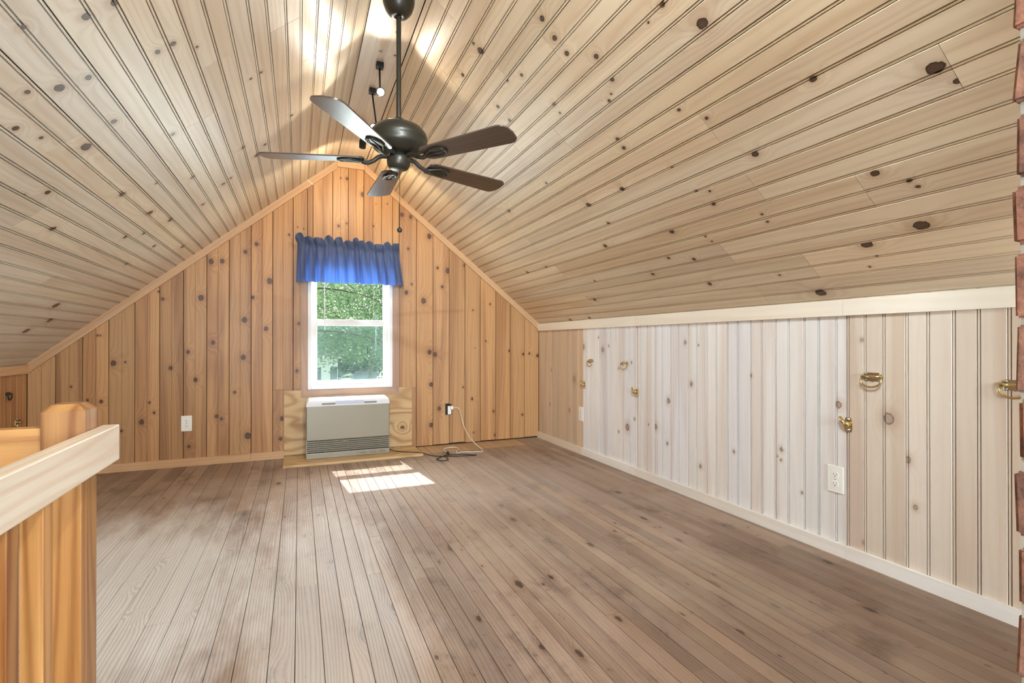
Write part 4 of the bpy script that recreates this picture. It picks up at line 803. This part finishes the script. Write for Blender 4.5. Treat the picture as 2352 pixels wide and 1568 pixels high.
tree('hemlock_tree', (-1.15, 10.8, -3.0), 6.8, 3.6, 30000, 0.075, 'leafa', 'leafy tree nearest the window with thin slanting branches', 11, 22, 0.35, 0.52, 0.03, 0.45)
tree('maple_tree', (2.5, 14.8, -3.0), 6.4, 3.0, 22000, 0.10, 'leafb', 'green maple standing behind to the right of the nearest tree', 23, 13, 0.1, 0.50, 0.045, 0.22)
tree('maple_tree', (-0.6, 17.5, -3.0), 6.6, 3.2, 20000, 0.11, 'leafb', 'green maple farther back, left in the window view', 31, 12, 0.1, 0.50, 0.045, 0.08)
tree('maple_tree', (3.2, 25, -3.0), 8.0, 4.0, 16000, 0.16, 'leafa', 'farthest tree closing the view through the window', 47, 13, 0.1, 0.40, 0.045, -0.25)
tree('bushy_tree', (7.5, 57, -3.0), 5.5, 4.5, 12000, 0.45, 'leafb', 'low bushy tree behind the parked car', 61, 14, 0.2, 0.08, 0.045, -2.9)
tree('bushy_tree', (1.8, 60, -3.0), 6.5, 5.0, 12000, 0.45, 'leafa', 'low bushy tree behind the neighbouring house', 67, 14, 0.2, 0.08, 0.045, -2.9)
hs = empty('neighbour_house', (1.5, 46, -3.0)); tag(hs, 'pale neighbouring house glimpsed low through the window', 'house')
b = B(); b.box((-2.2, 0, 0), (1.6, 5, 2.6)); b.obj('wall', 'hwall', hs)
b = B(); b.add([(-2.5, -0.3, 2.6), (1.9, -0.3, 2.6), (1.9, 5.3, 2.6), (-2.5, 5.3, 2.6), (-2.5, 2.5, 4.2), (1.9, 2.5, 4.2)], [(0, 1, 5, 4), (2, 3, 4, 5), (0, 4, 3), (1, 2, 5), (0, 3, 2, 1)]); b.obj('roof', 'hroof', hs)
for sx in (-1.7, -0.4, 0.9):
    b = B(); b.box((sx, -0.05, 0.7), (sx+0.7, 0.02, 1.9)); w = b.obj('window', 'hwall', hs, None, (1, 1, 1)); b = B(); b.box((sx+.07, -0.07, 0.77), (sx+.63, -0.03, 1.83)); b.obj('pane', 'carglass', w)
car = empty('parked_car', (5.3, 44, -3.0)); tag(car, 'blue grey parked car low on the right in the window view', 'car')
b = B(); b.box((-2.1, -0.85, 0.35), (2.1, 0.85, 0.95), 0.12); b.obj('body', 'carblue', car)
b = B(); b.add([(-1.3, -0.75, 0.93), (1.2, -0.75, 0.93), (1.2, 0.75, 0.93), (-1.3, 0.75, 0.93), (-0.8, -0.62, 1.48), (0.7, -0.62, 1.48), (0.7, 0.62, 1.48), (-0.8, 0.62, 1.48)], [(0, 1, 5, 4), (1, 2, 6, 5), (2, 3, 7, 6), (3, 0, 4, 7), (4, 5, 6, 7)]); b.obj('cabin', 'carglass', car)
for sx in (-1.3, 1.3):
    for sy in (-0.8, 0.8): B().lathe([(0.0001, -0.1), (0.33, -0.1), (0.33, 0.1), (0.0001, 0.1)], 16, (sx, sy, 0.33), (0, 1, 0)).obj('wheel', 'tyre', car)
